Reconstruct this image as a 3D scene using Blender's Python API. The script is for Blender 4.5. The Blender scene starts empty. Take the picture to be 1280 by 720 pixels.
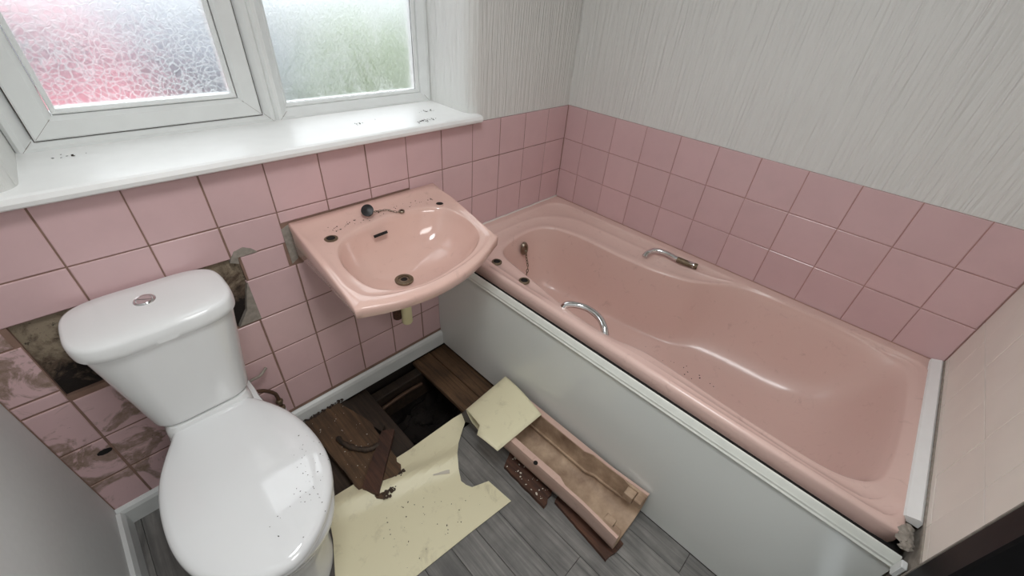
import bpy, bmesh, math, random
from mathutils import Vector, Matrix
from mathutils.geometry import tessellate_polygon
random.seed(7)
PI = math.pi
SC = bpy.context.scene
COL = SC.collection

# ------------------------------------------------------------------ camera
cam = bpy.data.cameras.new('camera'); camo = bpy.data.objects.new('camera', cam); COL.objects.link(camo)
RX = Vector((0.70108, -0.70976, 0.06866)); RD = Vector((-0.38431, -0.45719, -0.80205)); RF = Vector((0.60066, 0.53592, -0.59330))
camo.matrix_world = Matrix(((RX.x, -RD.x, -RF.x, -1.67676), (RX.y, -RD.y, -RF.y, -1.23696), (RX.z, -RD.z, -RF.z, 1.46762), (0, 0, 0, 1)))
cam.sensor_width = 36; cam.lens = 508.09 / 1280 * 36; cam.clip_start = .01
SC.camera = camo

# ------------------------------------------------------------------ world, light, exposure
w = bpy.data.worlds.new('sky'); SC.world = w; w.use_nodes = True
nt = w.node_tree; nt.nodes.clear()
wo = nt.nodes.new('ShaderNodeOutputWorld'); bg = nt.nodes.new('ShaderNodeBackground')
tc = nt.nodes.new('ShaderNodeTexCoord'); sp = nt.nodes.new('ShaderNodeSeparateXYZ'); rp = nt.nodes.new('ShaderNodeValToRGB')
nt.links.new(tc.outputs['Generated'], sp.inputs[0]); nt.links.new(sp.outputs['Z'], rp.inputs[0])
rp.color_ramp.elements[0].color = (.33, .36, .38, 1); rp.color_ramp.elements[1].color = (.95, .98, 1, 1)   # overcast: brighter overhead
nt.links.new(rp.outputs[0], bg.inputs[0]); bg.inputs[1].default_value = 4.4
nt.links.new(bg.outputs[0], wo.inputs[0])
SC.view_settings.view_transform = 'Standard'; SC.view_settings.look = 'None'
SC.view_settings.gamma = 1; SC.view_settings.use_curve_mapping = False
SC.view_settings.exposure = 0.12
FILL_POWER = 13
HALL_FILL_POWER = 16

# ------------------------------------------------------------------ helpers
def tag(o, label=None, cat=None, group=None, kind=None):
    if label: o['label'] = label
    if cat: o['category'] = cat
    if group: o['group'] = group
    if kind: o['kind'] = kind
    return o

def empty(name, loc=(0, 0, 0), kind=None):
    o = bpy.data.objects.new(name, None); COL.objects.link(o); o.location = loc; o.empty_display_size = .05
    if kind: o['kind'] = kind
    return o

def link(name, me, mat, parent=None, kind=None):
    o = bpy.data.objects.new(name, me); COL.objects.link(o)
    if mat and not me.materials: me.materials.append(mat)
    if parent is not None:
        o.parent = parent
        bpy_loc = parent.location
        o.matrix_parent_inverse = Matrix.Translation(-Vector(bpy_loc)) if parent.parent is None else Matrix.Translation(-Vector(parent.location) - Vector((0, 0, 0)))
        if parent.parent is not None:      # sub-part: parents of sub-parts sit at the thing's origin offset
            o.matrix_parent_inverse = Matrix.Identity(4)
    if kind: o['kind'] = kind
    return o

def obj(name, bm, mat, parent=None, smooth=False, kind=None, angle=None):
    bmesh.ops.recalc_face_normals(bm, faces=bm.faces)
    me = bpy.data.meshes.new(name); bm.to_mesh(me); bm.free()
    if smooth:
        for p in me.polygons: p.use_smooth = True
        if angle: me.set_sharp_from_angle(angle=math.radians(angle))
    return link(name, me, mat, parent, kind)

def add_box(bm, lo, hi, bev=0, seg=1, mat4=None):
    r = bmesh.ops.create_cube(bm, size=1)
    vs = r['verts']
    for v in vs:
        v.co = Vector(((lo[0] + hi[0]) / 2 + v.co.x * (hi[0] - lo[0]), (lo[1] + hi[1]) / 2 + v.co.y * (hi[1] - lo[1]), (lo[2] + hi[2]) / 2 + v.co.z * (hi[2] - lo[2])))
    if bev:
        es = list({e for v in vs for e in v.link_edges})
        g = bmesh.ops.bevel(bm, geom=es, offset=bev, segments=seg, affect='EDGES', profile=.5)
        vs = list({v for f in g['faces'] for v in f.verts} | {v for v in vs if v.is_valid})
    if mat4 is not None:
        bmesh.ops.transform(bm, matrix=mat4, verts=vs)
    return vs

def box(name, lo, hi, mat, parent=None, bev=0, seg=1, kind=None, mat4=None):
    bm = bmesh.new(); add_box(bm, lo, hi, bev, seg, mat4)
    return obj(name, bm, mat, parent, kind=kind)

def add_tube(bm, pts, r, n=10, cap=True):
    pts = [Vector(p) for p in pts]; rings = []
    up = Vector((0, 0, 1)); last = None
    for i, p in enumerate(pts):
        t = (pts[min(i + 1, len(pts) - 1)] - pts[max(i - 1, 0)]).normalized()
        if last is None:
            a = t.cross(up)
            if a.length < .05: a = t.cross(Vector((1, 0, 0)))
        else:
            a = last - t * last.dot(t)
        a.normalize(); b = t.cross(a); last = a
        rr = r[i] if isinstance(r, (list, tuple)) else r
        rings.append([bm.verts.new(p + a * rr * math.cos(2 * PI * k / n) + b * rr * math.sin(2 * PI * k / n)) for k in range(n)])
    for A, B in zip(rings, rings[1:]):
        for k in range(n): bm.faces.new((A[k], A[(k + 1) % n], B[(k + 1) % n], B[k]))
    if cap: bm.faces.new(rings[0][::-1]); bm.faces.new(rings[-1])

def tube(name, pts, r, mat, parent=None, n=10):
    bm = bmesh.new(); add_tube(bm, pts, r, n); return obj(name, bm, mat, parent, True, angle=50)

def bez(ps, n=8):
    # Catmull-Rom through points
    ps = [Vector(p) for p in ps]; out = []
    for i in range(len(ps) - 1):
        a = ps[max(i - 1, 0)]; b = ps[i]; c = ps[i + 1]; d = ps[min(i + 2, len(ps) - 1)]
        for k in range(n):
            t = k / n
            out.append(.5 * ((2 * b) + (c - a) * t + (2 * a - 5 * b + 4 * c - d) * t * t + (3 * b - a - 3 * c + d) * t ** 3))
    out.append(ps[-1]); return out

def closed(ps, n=8):
    ps = [Vector((p[0], p[1])) for p in ps]; m = len(ps); out = []
    for i in range(m):
        a, b, c, d = ps[i - 1], ps[i], ps[(i + 1) % m], ps[(i + 2) % m]
        for k in range(n):
            t = k / n
            out.append(.5 * ((2 * b) + (c - a) * t + (2 * a - 5 * b + 4 * c - d) * t * t + (3 * b - a - 3 * c + d) * t ** 3))
    return out

def rrect(x0, y0, x1, y1, r, n=6):
    if not isinstance(r, (list, tuple)): r = [r] * 4
    out = []
    for (cx, cy, a0, rr) in ((x1 - r[0], y1 - r[0], 0, r[0]), (x0 + r[1], y1 - r[1], PI / 2, r[1]), (x0 + r[2], y0 + r[2], PI, r[2]), (x1 - r[3], y0 + r[3], 1.5 * PI, r[3])):
        for k in range(n + 1):
            a = a0 + PI / 2 * k / n; out.append(Vector((cx + rr * math.cos(a), cy + rr * math.sin(a))))
    return out

def polar(poly, c, angs, sx=1.0):
    # intersection of rays from c with a star-shaped polygon
    res = []; m = len(poly)
    for a in angs:
        d = Vector((math.cos(a) * sx, math.sin(a))); best = None
        for i in range(m):
            p = poly[i] - c; q = poly[(i + 1) % m] - c; e = q - p
            det = d.x * (-e.y) + d.y * e.x
            if abs(det) < 1e-12: continue
            t = (p.x * (-e.y) + p.y * e.x) / det
            u = (d.x * p.y - d.y * p.x) / det
            if t > 0 and -1e-6 <= u <= 1 + 1e-6 and (best is None or t > best): best = t
        res.append(c + d * (best or 0))
    return res

def ring_mesh(bm, rings, cap_first=False, cap_last=False):
    R = [[bm.verts.new(p) for p in r] for r in rings]; n = len(R[0])
    for A, B in zip(R, R[1:]):
        for k in range(n): bm.faces.new((A[k], A[(k + 1) % n], B[(k + 1) % n], B[k]))
    if cap_first: bm.faces.new(R[0][::-1])
    if cap_last: bm.faces.new(R[-1])
    return R

def lathe(bm, prof, c, n=24, axis='z', M=None):
    # prof: (radius, height) list
    vs = []
    for r, h in prof:
        ring = []
        for k in range(n):
            a = 2 * PI * k / n
            p = Vector((r * math.cos(a), r * math.sin(a), h))
            if M is not None: p = M @ p
            ring.append(bm.verts.new(Vector(c) + p))
        vs.append(ring)
    for A, B in zip(vs, vs[1:]):
        for k in range(n): bm.faces.new((A[k], A[(k + 1) % n], B[(k + 1) % n], B[k]))
    bm.faces.new(vs[0][::-1]); bm.faces.new(vs[-1])

def prism(bm, poly, z0, z1, axis=2):
    def P(p, h):
        if axis == 2: return (p[0], p[1], h)
        if axis == 1: return (p[0], h, p[1])
        return (h, p[0], p[1])
    lo = [bm.verts.new(P(p, z0)) for p in poly]; hi = [bm.verts.new(P(p, z1)) for p in poly]
    n = len(poly)
    tri = tessellate_polygon([[Vector((p[0], p[1], 0)) for p in poly]])
    for t in tri:
        bm.faces.new([lo[i] for i in t][::-1]); bm.faces.new([hi[i] for i in t])
    for k in range(n): bm.faces.new((lo[k], lo[(k + 1) % n], hi[(k + 1) % n], hi[k]))

def cut(o, cutters):
    # real holes: boolean evaluated once and baked into the mesh
    for c in cutters:
        md = o.modifiers.new('b', 'BOOLEAN'); md.object = c; md.operation = 'DIFFERENCE'; md.solver = 'EXACT'
    dg = bpy.context.evaluated_depsgraph_get(); dg.update()
    me = bpy.data.meshes.new_from_object(o.evaluated_get(dg)); 
    o.modifiers.clear(); old = o.data; o.data = me; me.name = old.name
    for c in cutters: bpy.data.objects.remove(c)
    for p in me.polygons: p.use_smooth = True
    me.set_sharp_from_angle(angle=math.radians(45))

def cyl_cutter(c, r, h, n=20, M=None):
    bm = bmesh.new(); lathe(bm, [(r, -h), (r, h)], c, n, M=M); return obj('cutter', bm, None)

def smin(a, b, k=.02):
    h = max(0, min(1, .5 + .5 * (b - a) / k)); return b * (1 - h) + a * h - k * h * (1 - h)

# ------------------------------------------------------------------ materials
class NT:
    def __init__(s, name):
        s.m = bpy.data.materials.new(name); s.m.use_nodes = True; s.t = s.m.node_tree; s.b = s.t.nodes['Principled BSDF']
        s.out = s.t.nodes['Material Output']
    def n(s, ty, **kw):
        o = s.t.nodes.new(ty)
        for k, v in kw.items():
            if k.startswith('_'): setattr(o, k[1:], v)
            else: o.inputs[k.replace('9', ' ')].default_value = v
        return o
    def l(s, a, b): s.t.links.new(a, b)
    def coords(s, kind='Object', scale=(1, 1, 1), rot=(0, 0, 0)):
        # world-space position, so joined and copied pieces vary
        if kind == 'World': src = s.n('ShaderNodeNewGeometry').outputs['Position']
        else: src = s.n('ShaderNodeTexCoord').outputs[kind]
        mp = s.n('ShaderNodeMapping'); mp.inputs['Scale'].default_value = scale; mp.inputs['Rotation'].default_value = rot
        s.l(src, mp.inputs[0]); return mp.outputs[0]
    def noise(s, vec, scale=5, detail=4, rough=.5, dist=0):
        o = s.n('ShaderNodeTexNoise', Scale=scale, Detail=detail, Roughness=rough, Distortion=dist)
        if vec is not None: s.l(vec, o.inputs['Vector'])
        return o.outputs['Fac']
    def ramp(s, fac, stops):
        o = s.n('ShaderNodeValToRGB'); e = o.color_ramp.elements
        while len(e) < len(stops): e.new(.5)
        for q, (p, c) in zip(e, stops):
            q.position = p; q.color = (*c, 1) if len(c) == 3 else c
        s.l(fac, o.inputs[0]); return o.outputs[0]
    def mix(s, fac, a, b):
        o = s.n('ShaderNodeMix', _data_type='RGBA')
        for sock, v in ((o.inputs[0], fac), (o.inputs[6], a), (o.inputs[7], b)):
            if hasattr(v, 'is_output') or isinstance(v, bpy.types.NodeSocket): s.l(v, sock)
            elif isinstance(v, (int, float)): sock.default_value = v
            else: sock.default_value = (*v, 1)
        return o.outputs[2]
    def math(s, op, a, b=None):
        o = s.n('ShaderNodeMath', _operation=op)
        for sock, v in ((o.inputs[0], a), (o.inputs[1], b)):
            if v is None: continue
            if isinstance(v, bpy.types.NodeSocket): s.l(v, sock)
            else: sock.default_value = v
        return o.outputs[0]
    def bump(s, h, strength=.3, dist=.002):
        o = s.n('ShaderNodeBump', Strength=strength, Distance=dist); s.l(h, o.inputs['Height'])
        s.l(o.outputs[0], s.b.inputs['Normal']); return o
    def base(s, c, rough=.5, metal=0, spec=None, coat=None):
        if isinstance(c, bpy.types.NodeSocket): s.l(c, s.b.inputs['Base Color'])
        else: s.b.inputs['Base Color'].default_value = (*c, 1)
        if isinstance(rough, bpy.types.NodeSocket): s.l(rough, s.b.inputs['Roughness'])
        else: s.b.inputs['Roughness'].default_value = rough
        s.b.inputs['Metallic'].default_value = metal
        if coat is not None: s.b.inputs['Coat Weight'].default_value = coat; s.b.inputs['Coat Roughness'].default_value = .06
        return s.m

def srgb(r, g, b):
    f = lambda v: ((v / 255 + .055) / 1.055) ** 2.4 if v > 10 else v / 255 / 12.92
    return (f(r), f(g), f(b))

def m_plain(name, c, rough=.5, metal=0, nscale=0, nstr=.1, var=.12, coat=None):
    t = NT(name)
    if nscale:
        v = t.coords('World'); f = t.noise(v, nscale, 5)
        col = t.mix(f, tuple(x * (1 - var) for x in c), tuple(min(1, x * (1 + var)) for x in c))
        t.base(col, rough, metal, coat=coat); t.bump(f, nstr)
    else: t.base(c, rough, metal, coat=coat)
    return t.m

def m_wallpaper(name, c, fine=False):
    t = NT(name)
    v = t.coords('World', (95, 95, 3.5)); f1 = t.ramp(t.noise(v, 1, 2, .5, .5), [(.30, (0, 0, 0)), (.70, (1, 1, 1))])
    v2 = t.coords('World', (260, 260, 40)); f2 = t.noise(v2, 1, 2, .5)
    h = t.math('ADD', f1, t.math('MULTIPLY', f2, .25))
    big = t.noise(t.coords('World'), 2.5, 3)
    col = t.mix(big, tuple(x * .95 for x in c), c)
    t.base(col, .62); t.bump(h, .85, .0034); return t.m

def m_tile(name, c, dirty=False):
    t = NT(name)
    oi = t.n('ShaderNodeObjectInfo')
    a = t.mix(oi.outputs['Random'], tuple(x * .97 for x in c), tuple(x * 1.03 for x in c))
    v = t.coords('World'); n1 = t.noise(v, 9, 5, .6)
    a = t.mix(t.ramp(n1, [(.45, (0, 0, 0)), (.8, (.25, .25, .25))]), a, tuple(x * .75 for x in c))
    rough = .22
    if dirty:
        n2 = t.noise(v, 7, 6, .65, 1.5); n3 = t.noise(v, 45, 4, .7)
        m = t.ramp(n2, [(.49, (0, 0, 0)), (.56, (1, 1, 1))])
        m2 = t.math('MULTIPLY', m, t.ramp(n3, [(.3, (.45,) * 3), (.6, (.9,) * 3)]))
        a = t.mix(m2, a, srgb(128, 108, 88)); rough = .5
        n4 = t.noise(v, 60, 3, .6); s4 = t.ramp(n4, [(.7, (0, 0, 0)), (.74, (1, 1, 1))])
        a = t.mix(s4, a, srgb(45, 36, 32))
    t.base(a, rough); t.bump(t.noise(v, 14, 2), .12, .003)
    return t.m

def m_ceramic(name, c, rough=.12, dirt=0.0, dirtcol=(.1, .06, .05), coat=.3):
    t = NT(name); v = t.coords('World')
    n1 = t.noise(v, 3, 3)
    a = t.mix(n1, tuple(x * .95 for x in c), c)
    if dirt:
        n2 = t.noise(v, 26, 8, .75, .8)
        m = t.ramp(n2, [(.58, (0, 0, 0)), (.75, (dirt,) * 3)])
        a = t.mix(m, a, dirtcol)
    t.base(a, rough, coat=coat); return t.m

def m_wood(name, dark, light, scale=(4, 60, 60), rough=.7, wet=False):
    t = NT(name); oi = t.n('ShaderNodeObjectInfo')
    geo = t.n('ShaderNodeNewGeometry')
    ad = t.n('ShaderNodeVectorMath', _operation='ADD'); t.l(geo.outputs['Position'], ad.inputs[0])
    cmb = t.n('ShaderNodeCombineXYZ'); r10 = t.math('MULTIPLY', oi.outputs['Random'], 10.0)
    for i in range(3): t.l(r10, cmb.inputs[i])
    t.l(cmb.outputs[0], ad.inputs[1])
    mp = t.n('ShaderNodeMapping'); mp.inputs['Scale'].default_value = scale; t.l(ad.outputs[0], mp.inputs[0])
    f = t.noise(mp.outputs[0], 1, 8, .65, .6)
    b = t.noise(ad.outputs[0], 6, 4, .6)
    col = t.ramp(f, [(.3, dark), (.7, light)])
    col = t.mix(t.ramp(b, [(.35, (0, 0, 0)), (.7, (.6,) * 3)]), col, tuple(x * .6 for x in dark))
    col = t.mix(t.math('MULTIPLY', oi.outputs['Random'], .35), col, tuple(x * .55 for x in dark))
    t.base(col, rough); t.bump(f, .35, .003); return t.m

PINK = srgb(212, 179, 180)
M = {}
M['paper'] = m_wallpaper('ribbed_white_wallpaper', srgb(224, 224, 220))
M['plaster'] = m_plain('painted_plaster', srgb(222, 222, 220), .55, nscale=60, nstr=.15, var=.04)
M['tile'] = m_tile('pink_glazed_tile', PINK)
M['tile_dirty'] = m_tile('stained_pink_tile', PINK, True)
M['grout'] = m_plain('brown_grout', srgb(140, 112, 98), .9, nscale=30, nstr=.3, var=.35)
M['grout_clean'] = m_plain('beige_grout', srgb(178, 140, 128), .9, nscale=30, nstr=.3, var=.2)
M['cream_tile'] = m_plain('painted_cream_tile', srgb(240, 232, 222), .45, nscale=12, nstr=.15, var=.05)
M['upvc'] = m_plain('white_upvc', srgb(226, 228, 226), .28, nscale=18, nstr=.02, var=.05)
M['sill'] = m_plain('white_gloss_sill', srgb(240, 240, 238), .3, nscale=25, nstr=.03, var=.04)
M['skirt'] = m_plain('white_gloss_skirting', srgb(214, 216, 214), .35, nscale=20, nstr=.1, var=.08)
M['white_ceramic'] = m_ceramic('white_ceramic', srgb(236, 237, 236), .1)
M['white_plastic'] = m_ceramic('white_plastic', srgb(238, 239, 239), .05, coat=.5)
M['bath'] = m_ceramic('pink_acrylic', srgb(226, 194, 184), .27, .3, srgb(128, 84, 74), coat=.12)
M['basin'] = m_ceramic('pink_ceramic', srgb(222, 186, 174), .12, .25, srgb(120, 80, 70))
M['panel'] = m_plain('glossy_white_bath_panel', srgb(228, 231, 227), .14, nscale=4, nstr=.01, var=.02)
M['panel_lip'] = m_plain('white_panel_lip', srgb(232, 234, 226), .3, nscale=30, nstr=.05, var=.08)
M['chrome'] = m_plain('chrome', (.75, .76, .76), .12, 1)
M['dull_chrome'] = m_plain('tarnished_chrome', srgb(150, 140, 125), .35, 1, nscale=60, var=.4)
M['old_brass'] = m_plain('tarnished_ring', srgb(120, 105, 85), .5, .6, nscale=90, var=.5)
M['black'] = m_plain('black_rubber', (.012, .012, .013), .45)
M['void'] = m_plain('painted_cavity_shade', (.01, .008, .007), .95)  # near-black colour painting the shade inside holes and the bath gap
M['black_gloss'] = m_plain('black_painted_wood', (.005, .005, .006), .5, nscale=40, var=.3)
M['black_gloss'].node_tree.nodes['Principled BSDF'].inputs['Specular IOR Level'].default_value = .2
M['cream_pipe'] = m_plain('cream_plastic_pipe', srgb(222, 212, 170), .4, nscale=20, var=.06)
M['silicone'] = m_plain('white_sealant', srgb(225, 215, 208), .5, nscale=80, nstr=.4, var=.1)
M['filler'] = m_plain('crumbling_filler', srgb(150, 142, 132), .9, nscale=70, nstr=.9, var=.45)
M['debris'] = m_plain('dark_grit', srgb(50, 38, 32), .9)
M['chip'] = m_plain('pale_plaster_flakes', srgb(205, 198, 184), .9)
M['rust'] = m_wood('rotten_red_brown_wood', srgb(50, 32, 24), srgb(116, 76, 56), (60, 5, 60))
M['board'] = m_wood('damp_dark_floorboard', srgb(62, 46, 32), srgb(140, 106, 74), (70, 4, 60))
M['boarddark'] = m_wood('black_rotten_board', srgb(34, 27, 22), srgb(82, 64, 48), (70, 4, 60))
M['plank'] = m_wood('grey_wood_effect_plank', srgb(92, 91, 89), srgb(160, 157, 152), (55, 3, 55), .5)
M['soil'] = m_plain('underfloor_rubble', srgb(30, 24, 20), .95, nscale=25, nstr=.9, var=.6)
M['copper'] = m_plain('dull_brown_pipe', srgb(92, 70, 56), .5, .3, nscale=40, var=.3)

# bare plaster with black mould left where the old cistern stood
t = NT('mouldy_bare_plaster'); v = t.coords('World')
n1 = t.noise(v, 14, 7, .7, .6); n2 = t.noise(v, 60, 5, .7)
sx = t.n('ShaderNodeSeparateXYZ'); t.l(v, sx.inputs[0])
g = t.math('ADD', n1, t.math('MULTIPLY', t.math('SUBTRACT', .70, sx.outputs['Z']), 1.9))
c = t.ramp(g, [(.42, srgb(150, 136, 116)), (.56, srgb(96, 80, 66)), (.68, srgb(30, 22, 18))])
c = t.mix(t.ramp(n2, [(.60, (0, 0, 0)), (.68, (.9,) * 3)]), c, srgb(28, 22, 18))
t.base(c, .9); t.bump(n1, .8, .01); M['mould'] = t.m

# cream vinyl, faint scuffs
t = NT('cream_vinyl'); v = t.coords('World'); n1 = t.noise(v, 18, 7, .7, .5)
c = t.mix(t.ramp(n1, [(.55, (0, 0, 0)), (.75, (.4,) * 3)]), srgb(226, 219, 186), srgb(150, 138, 108))
bk = t.n('ShaderNodeNewGeometry')
t.base(c, .42); t.bump(n1, .08); M['vinyl'] = t.m
M['vinyl_back'] = m_plain('grey_vinyl_backing', srgb(95, 92, 88), .9, nscale=80, var=.15)

# pedestal inside
t = NT('unglazed_buff_ceramic'); v = t.coords('World'); n1 = t.noise(v, 12, 6, .6)
t.base(t.ramp(n1, [(.3, srgb(126, 100, 80)), (.7, srgb(196, 170, 144))]), .6); M['buff'] = t.m
M['ped_pink'] = m_ceramic('pink_pedestal_glaze', srgb(208, 176, 162), .25, .4, srgb(120, 84, 66))

# patterned obscured glass: clear and frosted cells, floral-like etching
def m_glass(name, drops):
    t = NT(name); t.t.nodes.remove(t.b); rgh = .30; bst = .16 if not drops else .2
    v = t.coords('World')
    if drops:
        n = t.noise(t.coords('World', (1, 1, .55)), 140, 3, .6, .3)
        m = t.ramp(n, [(.44, (0, 0, 0)), (.56, (1, 1, 1))])
        n2 = t.noise(t.coords('World', (1, 1, .45)), 7, 5, .6, 1.2)
        fm = t.math('ADD', t.math('MULTIPLY', m, .12), t.math('MULTIPLY', t.ramp(n2, [(.45, (0,) * 3), (.7, (1,) * 3)]), .15))
    else:
        d = t.n('ShaderNodeTexNoise', Scale=30.0, Detail=2.0); t.l(v, d.inputs['Vector'])
        mixv = t.n('ShaderNodeVectorMath', _operation='MULTIPLY_ADD'); t.l(d.outputs['Color'], mixv.inputs[0])
        mixv.inputs[1].default_value = (.03, .03, .03); t.l(v, mixv.inputs[2])
        vo = t.n('ShaderNodeTexVoronoi', Scale=72.0, _feature='DISTANCE_TO_EDGE'); t.l(mixv.outputs[0], vo.inputs['Vector'])
        vb = t.n('ShaderNodeTexVoronoi', Scale=24.0); t.l(mixv.outputs[0], vb.inputs['Vector'])
        wv = t.math('SINE', t.math('MULTIPLY', vb.outputs['Distance'], 330.0))
        a = t.ramp(vo.outputs['Distance'], [(.05, (1, 1, 1)), (.13, (0, 0, 0))])
        b = t.ramp(wv, [(.35, (0, 0, 0)), (.8, (1, 1, 1))])
        m = t.math('MAXIMUM', a, t.math('MULTIPLY', b, .6))
        fm = t.math('MULTIPLY', m, .34)
    bp = t.n('ShaderNodeBump', Strength=bst, Distance=.0015); t.l(m, bp.inputs['Height'])
    tr = t.n('ShaderNodeBsdfTransparent'); tr.inputs[0].default_value = (.97, .98, .98, 1)
    rf = t.n('ShaderNodeBsdfRefraction', Roughness=rgh, IOR=1.45); rf.inputs[0].default_value = (1, 1, 1, 1)
    tl = t.n('ShaderNodeBsdfTranslucent'); tl.inputs[0].default_value = (.78, .80, .80, 1)
    gl = t.n('ShaderNodeBsdfGlossy', Roughness=.15)
    for s_ in (rf, gl): t.l(bp.outputs[0], s_.inputs['Normal'])
    m1 = t.n('ShaderNodeMixShader'); m1.inputs[0].default_value = .85; t.l(tr.outputs[0], m1.inputs[1]); t.l(rf.outputs[0], m1.inputs[2])
    m2 = t.n('ShaderNodeMixShader'); t.l(fm, m2.inputs[0]); t.l(m1.outputs[0], m2.inputs[1]); t.l(tl.outputs[0], m2.inputs[2])
    m3 = t.n('ShaderNodeMixShader'); m3.inputs[0].default_value = .04; t.l(m2.outputs[0], m3.inputs[1]); t.l(gl.outputs[0], m3.inputs[2])
    t.l(m3.outputs[0], t.out.inputs[0]); return t.m
M['glass_floral'] = m_glass('floral_etched_glass', False)
M['glass_wet'] = m_glass('obscured_misted_glass', True)

# ------------------------------------------------------------------ room shell
ZT = 1.04            # top of the tiling
H = 2.35
XL = -2.05           # left wall
YE = -1.635          # end wall
WX0, WX1, WY, WZ0, WZ1 = -1.80, -.605, .28, 1.055, 2.12

def upper_wall():
    bm = bmesh.new()
    # right of the window, rounded reveal corner
    def corner(cx, s):   # rounded pier footprint: s=+1 pier to the right of the opening
        r = .05; pts = []
        for k in range(9):
            a = PI / 2 * k / 8
            pts.append((cx + s * (r - r * math.cos(a)), .002 + r - r * math.sin(a)))
        return pts
    p = corner(-.61, 1)
    prism(bm, [(-.60, .36)] + p + [(.006, .002), (.006, .36)], ZT, H)
    p = corner(-1.805, -1)
    prism(bm, [(-1.80, .36)] + p + [(XL - .006, .002), (XL - .006, .36)], ZT, H)
    prism(bm, [(-1.80, .002), (-.61, .002), (-.61, .36), (-1.80, .36)], WZ1, H)
    return bm
wb = obj('wall_back', upper_wall(), M['paper'], kind='structure', smooth=True, angle=40)
box('wall_body', (XL - .1, .014, -.35), (.10, .36, ZT), M['mould'], wb)
# grout bed behind the tiles, leaving the bare patch open
bm = bmesh.new()
HX0, HX1, HZ0, HZ1 = -1.957, -1.492, .548, .784
add_box(bm, (XL - .01, .0025, 0), (HX0, .0145, ZT - .002)); add_box(bm, (HX1, .0025, 0), (0.01, .0145, ZT - .002))
add_box(bm, (HX0, .0025, 0), (HX1, .0145, HZ0)); add_box(bm, (HX0, .0025, HZ1), (HX1, .0145, ZT - .002))
obj('grout_bed', bm, M['grout'], wb)

wr = box('wall_right', (0.002, YE - .4, ZT), (.15, .36, H), M['paper'], kind='structure')
box('grout_bed', (0.0025, YE - .1, -.3), (.15, .014, ZT - .001), M['grout_clean'], wr)
wl = box('wall_left', (XL - .12, -2.0, -.3), (XL, .36, H), M['plaster'], kind='structure')
we = empty('wall_end', (0, YE, 0), kind='structure')
box('wall_body', (-.835, YE - .12, -.3), (.01, YE - .003, H), M['filler'], we)
box('wall_body', (XL - .01, YE - .12, -.3), (-1.72, YE, H), M['plaster'], we)
box('wall_body', (-1.72, YE - .12, 2.06), (-.83, YE, H), M['plaster'], we)
ce = box('ceiling', (XL - .1, YE - .12, H), (.15, .36, H + .1), M['plaster'], kind='structure')

# ---- tiles: one mesh per size, shared by all alike tiles
_tm = {}
def tile_mesh(a, b, mat, axis):
    key = (round(a, 3), round(b, 3), mat, axis)
    if key in _tm: return _tm[key]
    bm = bmesh.new(); t_ = .011; bv = .0018 if axis != 'e' else .0005
    # local: a along u, b along z, thickness behind the face at 0
    f = [(bv, bv), (a - bv, bv), (a - bv, b - bv), (bv, b - bv)]; e = [(0, 0), (a, 0), (a, b), (0, b)]
    rows = [(f, 0), (e, bv * .7), (e, t_)]
    V = []
    for pts, d in rows:
        V.append([bm.verts.new((u, d, z) if axis == 'y' else ((d, -u, z) if axis == 'x' else (u, -d, z))) for u, z in pts])
    bm.faces.new(V[0])
    for A, B in zip(V, V[1:]):
        for k in range(4): bm.faces.new((A[k], A[(k + 1) % 4], B[(k + 1) % 4], B[k]))
    bmesh.ops.recalc_face_normals(bm, faces=bm.faces)
    # orient outward
    me = bpy.data.meshes.new('tile'); bm.to_mesh(me); bm.free(); me.materials.append(M[mat]); _tm[key] = me; return me

def tile(wall, axis, u0, u1, z0, z1, mat='tile', g=.0035, name='tile'):
    w_, h_ = u1 - u0 - g, z1 - z0 - g
    me = tile_mesh(w_, h_, mat, axis)
    o = bpy.data.objects.new(name, me); COL.objects.link(o); o.parent = wall
    jit = random.uniform(-.0006, .0006)
    if axis == 'y': o.location = (u0 + g / 2, jit, z0 + g / 2)
    elif axis == 'x': o.location = (jit, -u0 - g / 2, z0 + g / 2)      # u measured from the corner
    else: o.location = (u0 + g / 2, jit, z0 + g / 2)
    o.rotation_euler = (random.uniform(-.003, .003), random.uniform(-.003, .003), random.uniform(-.004, .004))
    return o

# window wall, upper grid
xs = [0] + [-.14 - .1522 * i for i in range(13)] + [XL]
Z1, Z2 = .886, .732
for i in range(len(xs) - 1):
    a, b = xs[i + 1], xs[i]
    if b - a < .02: continue
    tile(wb, 'y', a, b, Z1, ZT)
    if b > -.75: tile(wb, 'y', a, b, Z2, Z1); tile(wb, 'y', a, b, .576, Z2)
    elif b > -1.30: tile(wb, 'y', a, b, .848, Z1)
    elif b > -1.45: tile(wb, 'y', -1.508, b, .784, Z1)
    else:
        if b > -1.51 and a < -1.6: tile(wb, 'y', a, b, .784, Z1)
        else: tile(wb, 'y', a, b, .784, Z1)
# strips either side of the basin
tile(wb, 'y', -.80, -.748, Z2, .846)
# lower grid right of the bare patch
lx = [-.742 - .1511 * i for i in range(6)]      # -.742 .. -1.498
lz = [.092, .2445, .397, .548, .700]
for i in range(5):
    a, b = lx[i + 1], lx[i]
    for k in range(4): tile(wb, 'y', a, b, lz[k], lz[k + 1], g=.005)
    if i == 4: tile(wb, 'y', -1.488, -1.365, .700, .784, g=.004)
for k in range(3):
    tile(wb, 'y', -1.655, lx[5], lz[k], lz[k + 1], g=.006)
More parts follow.
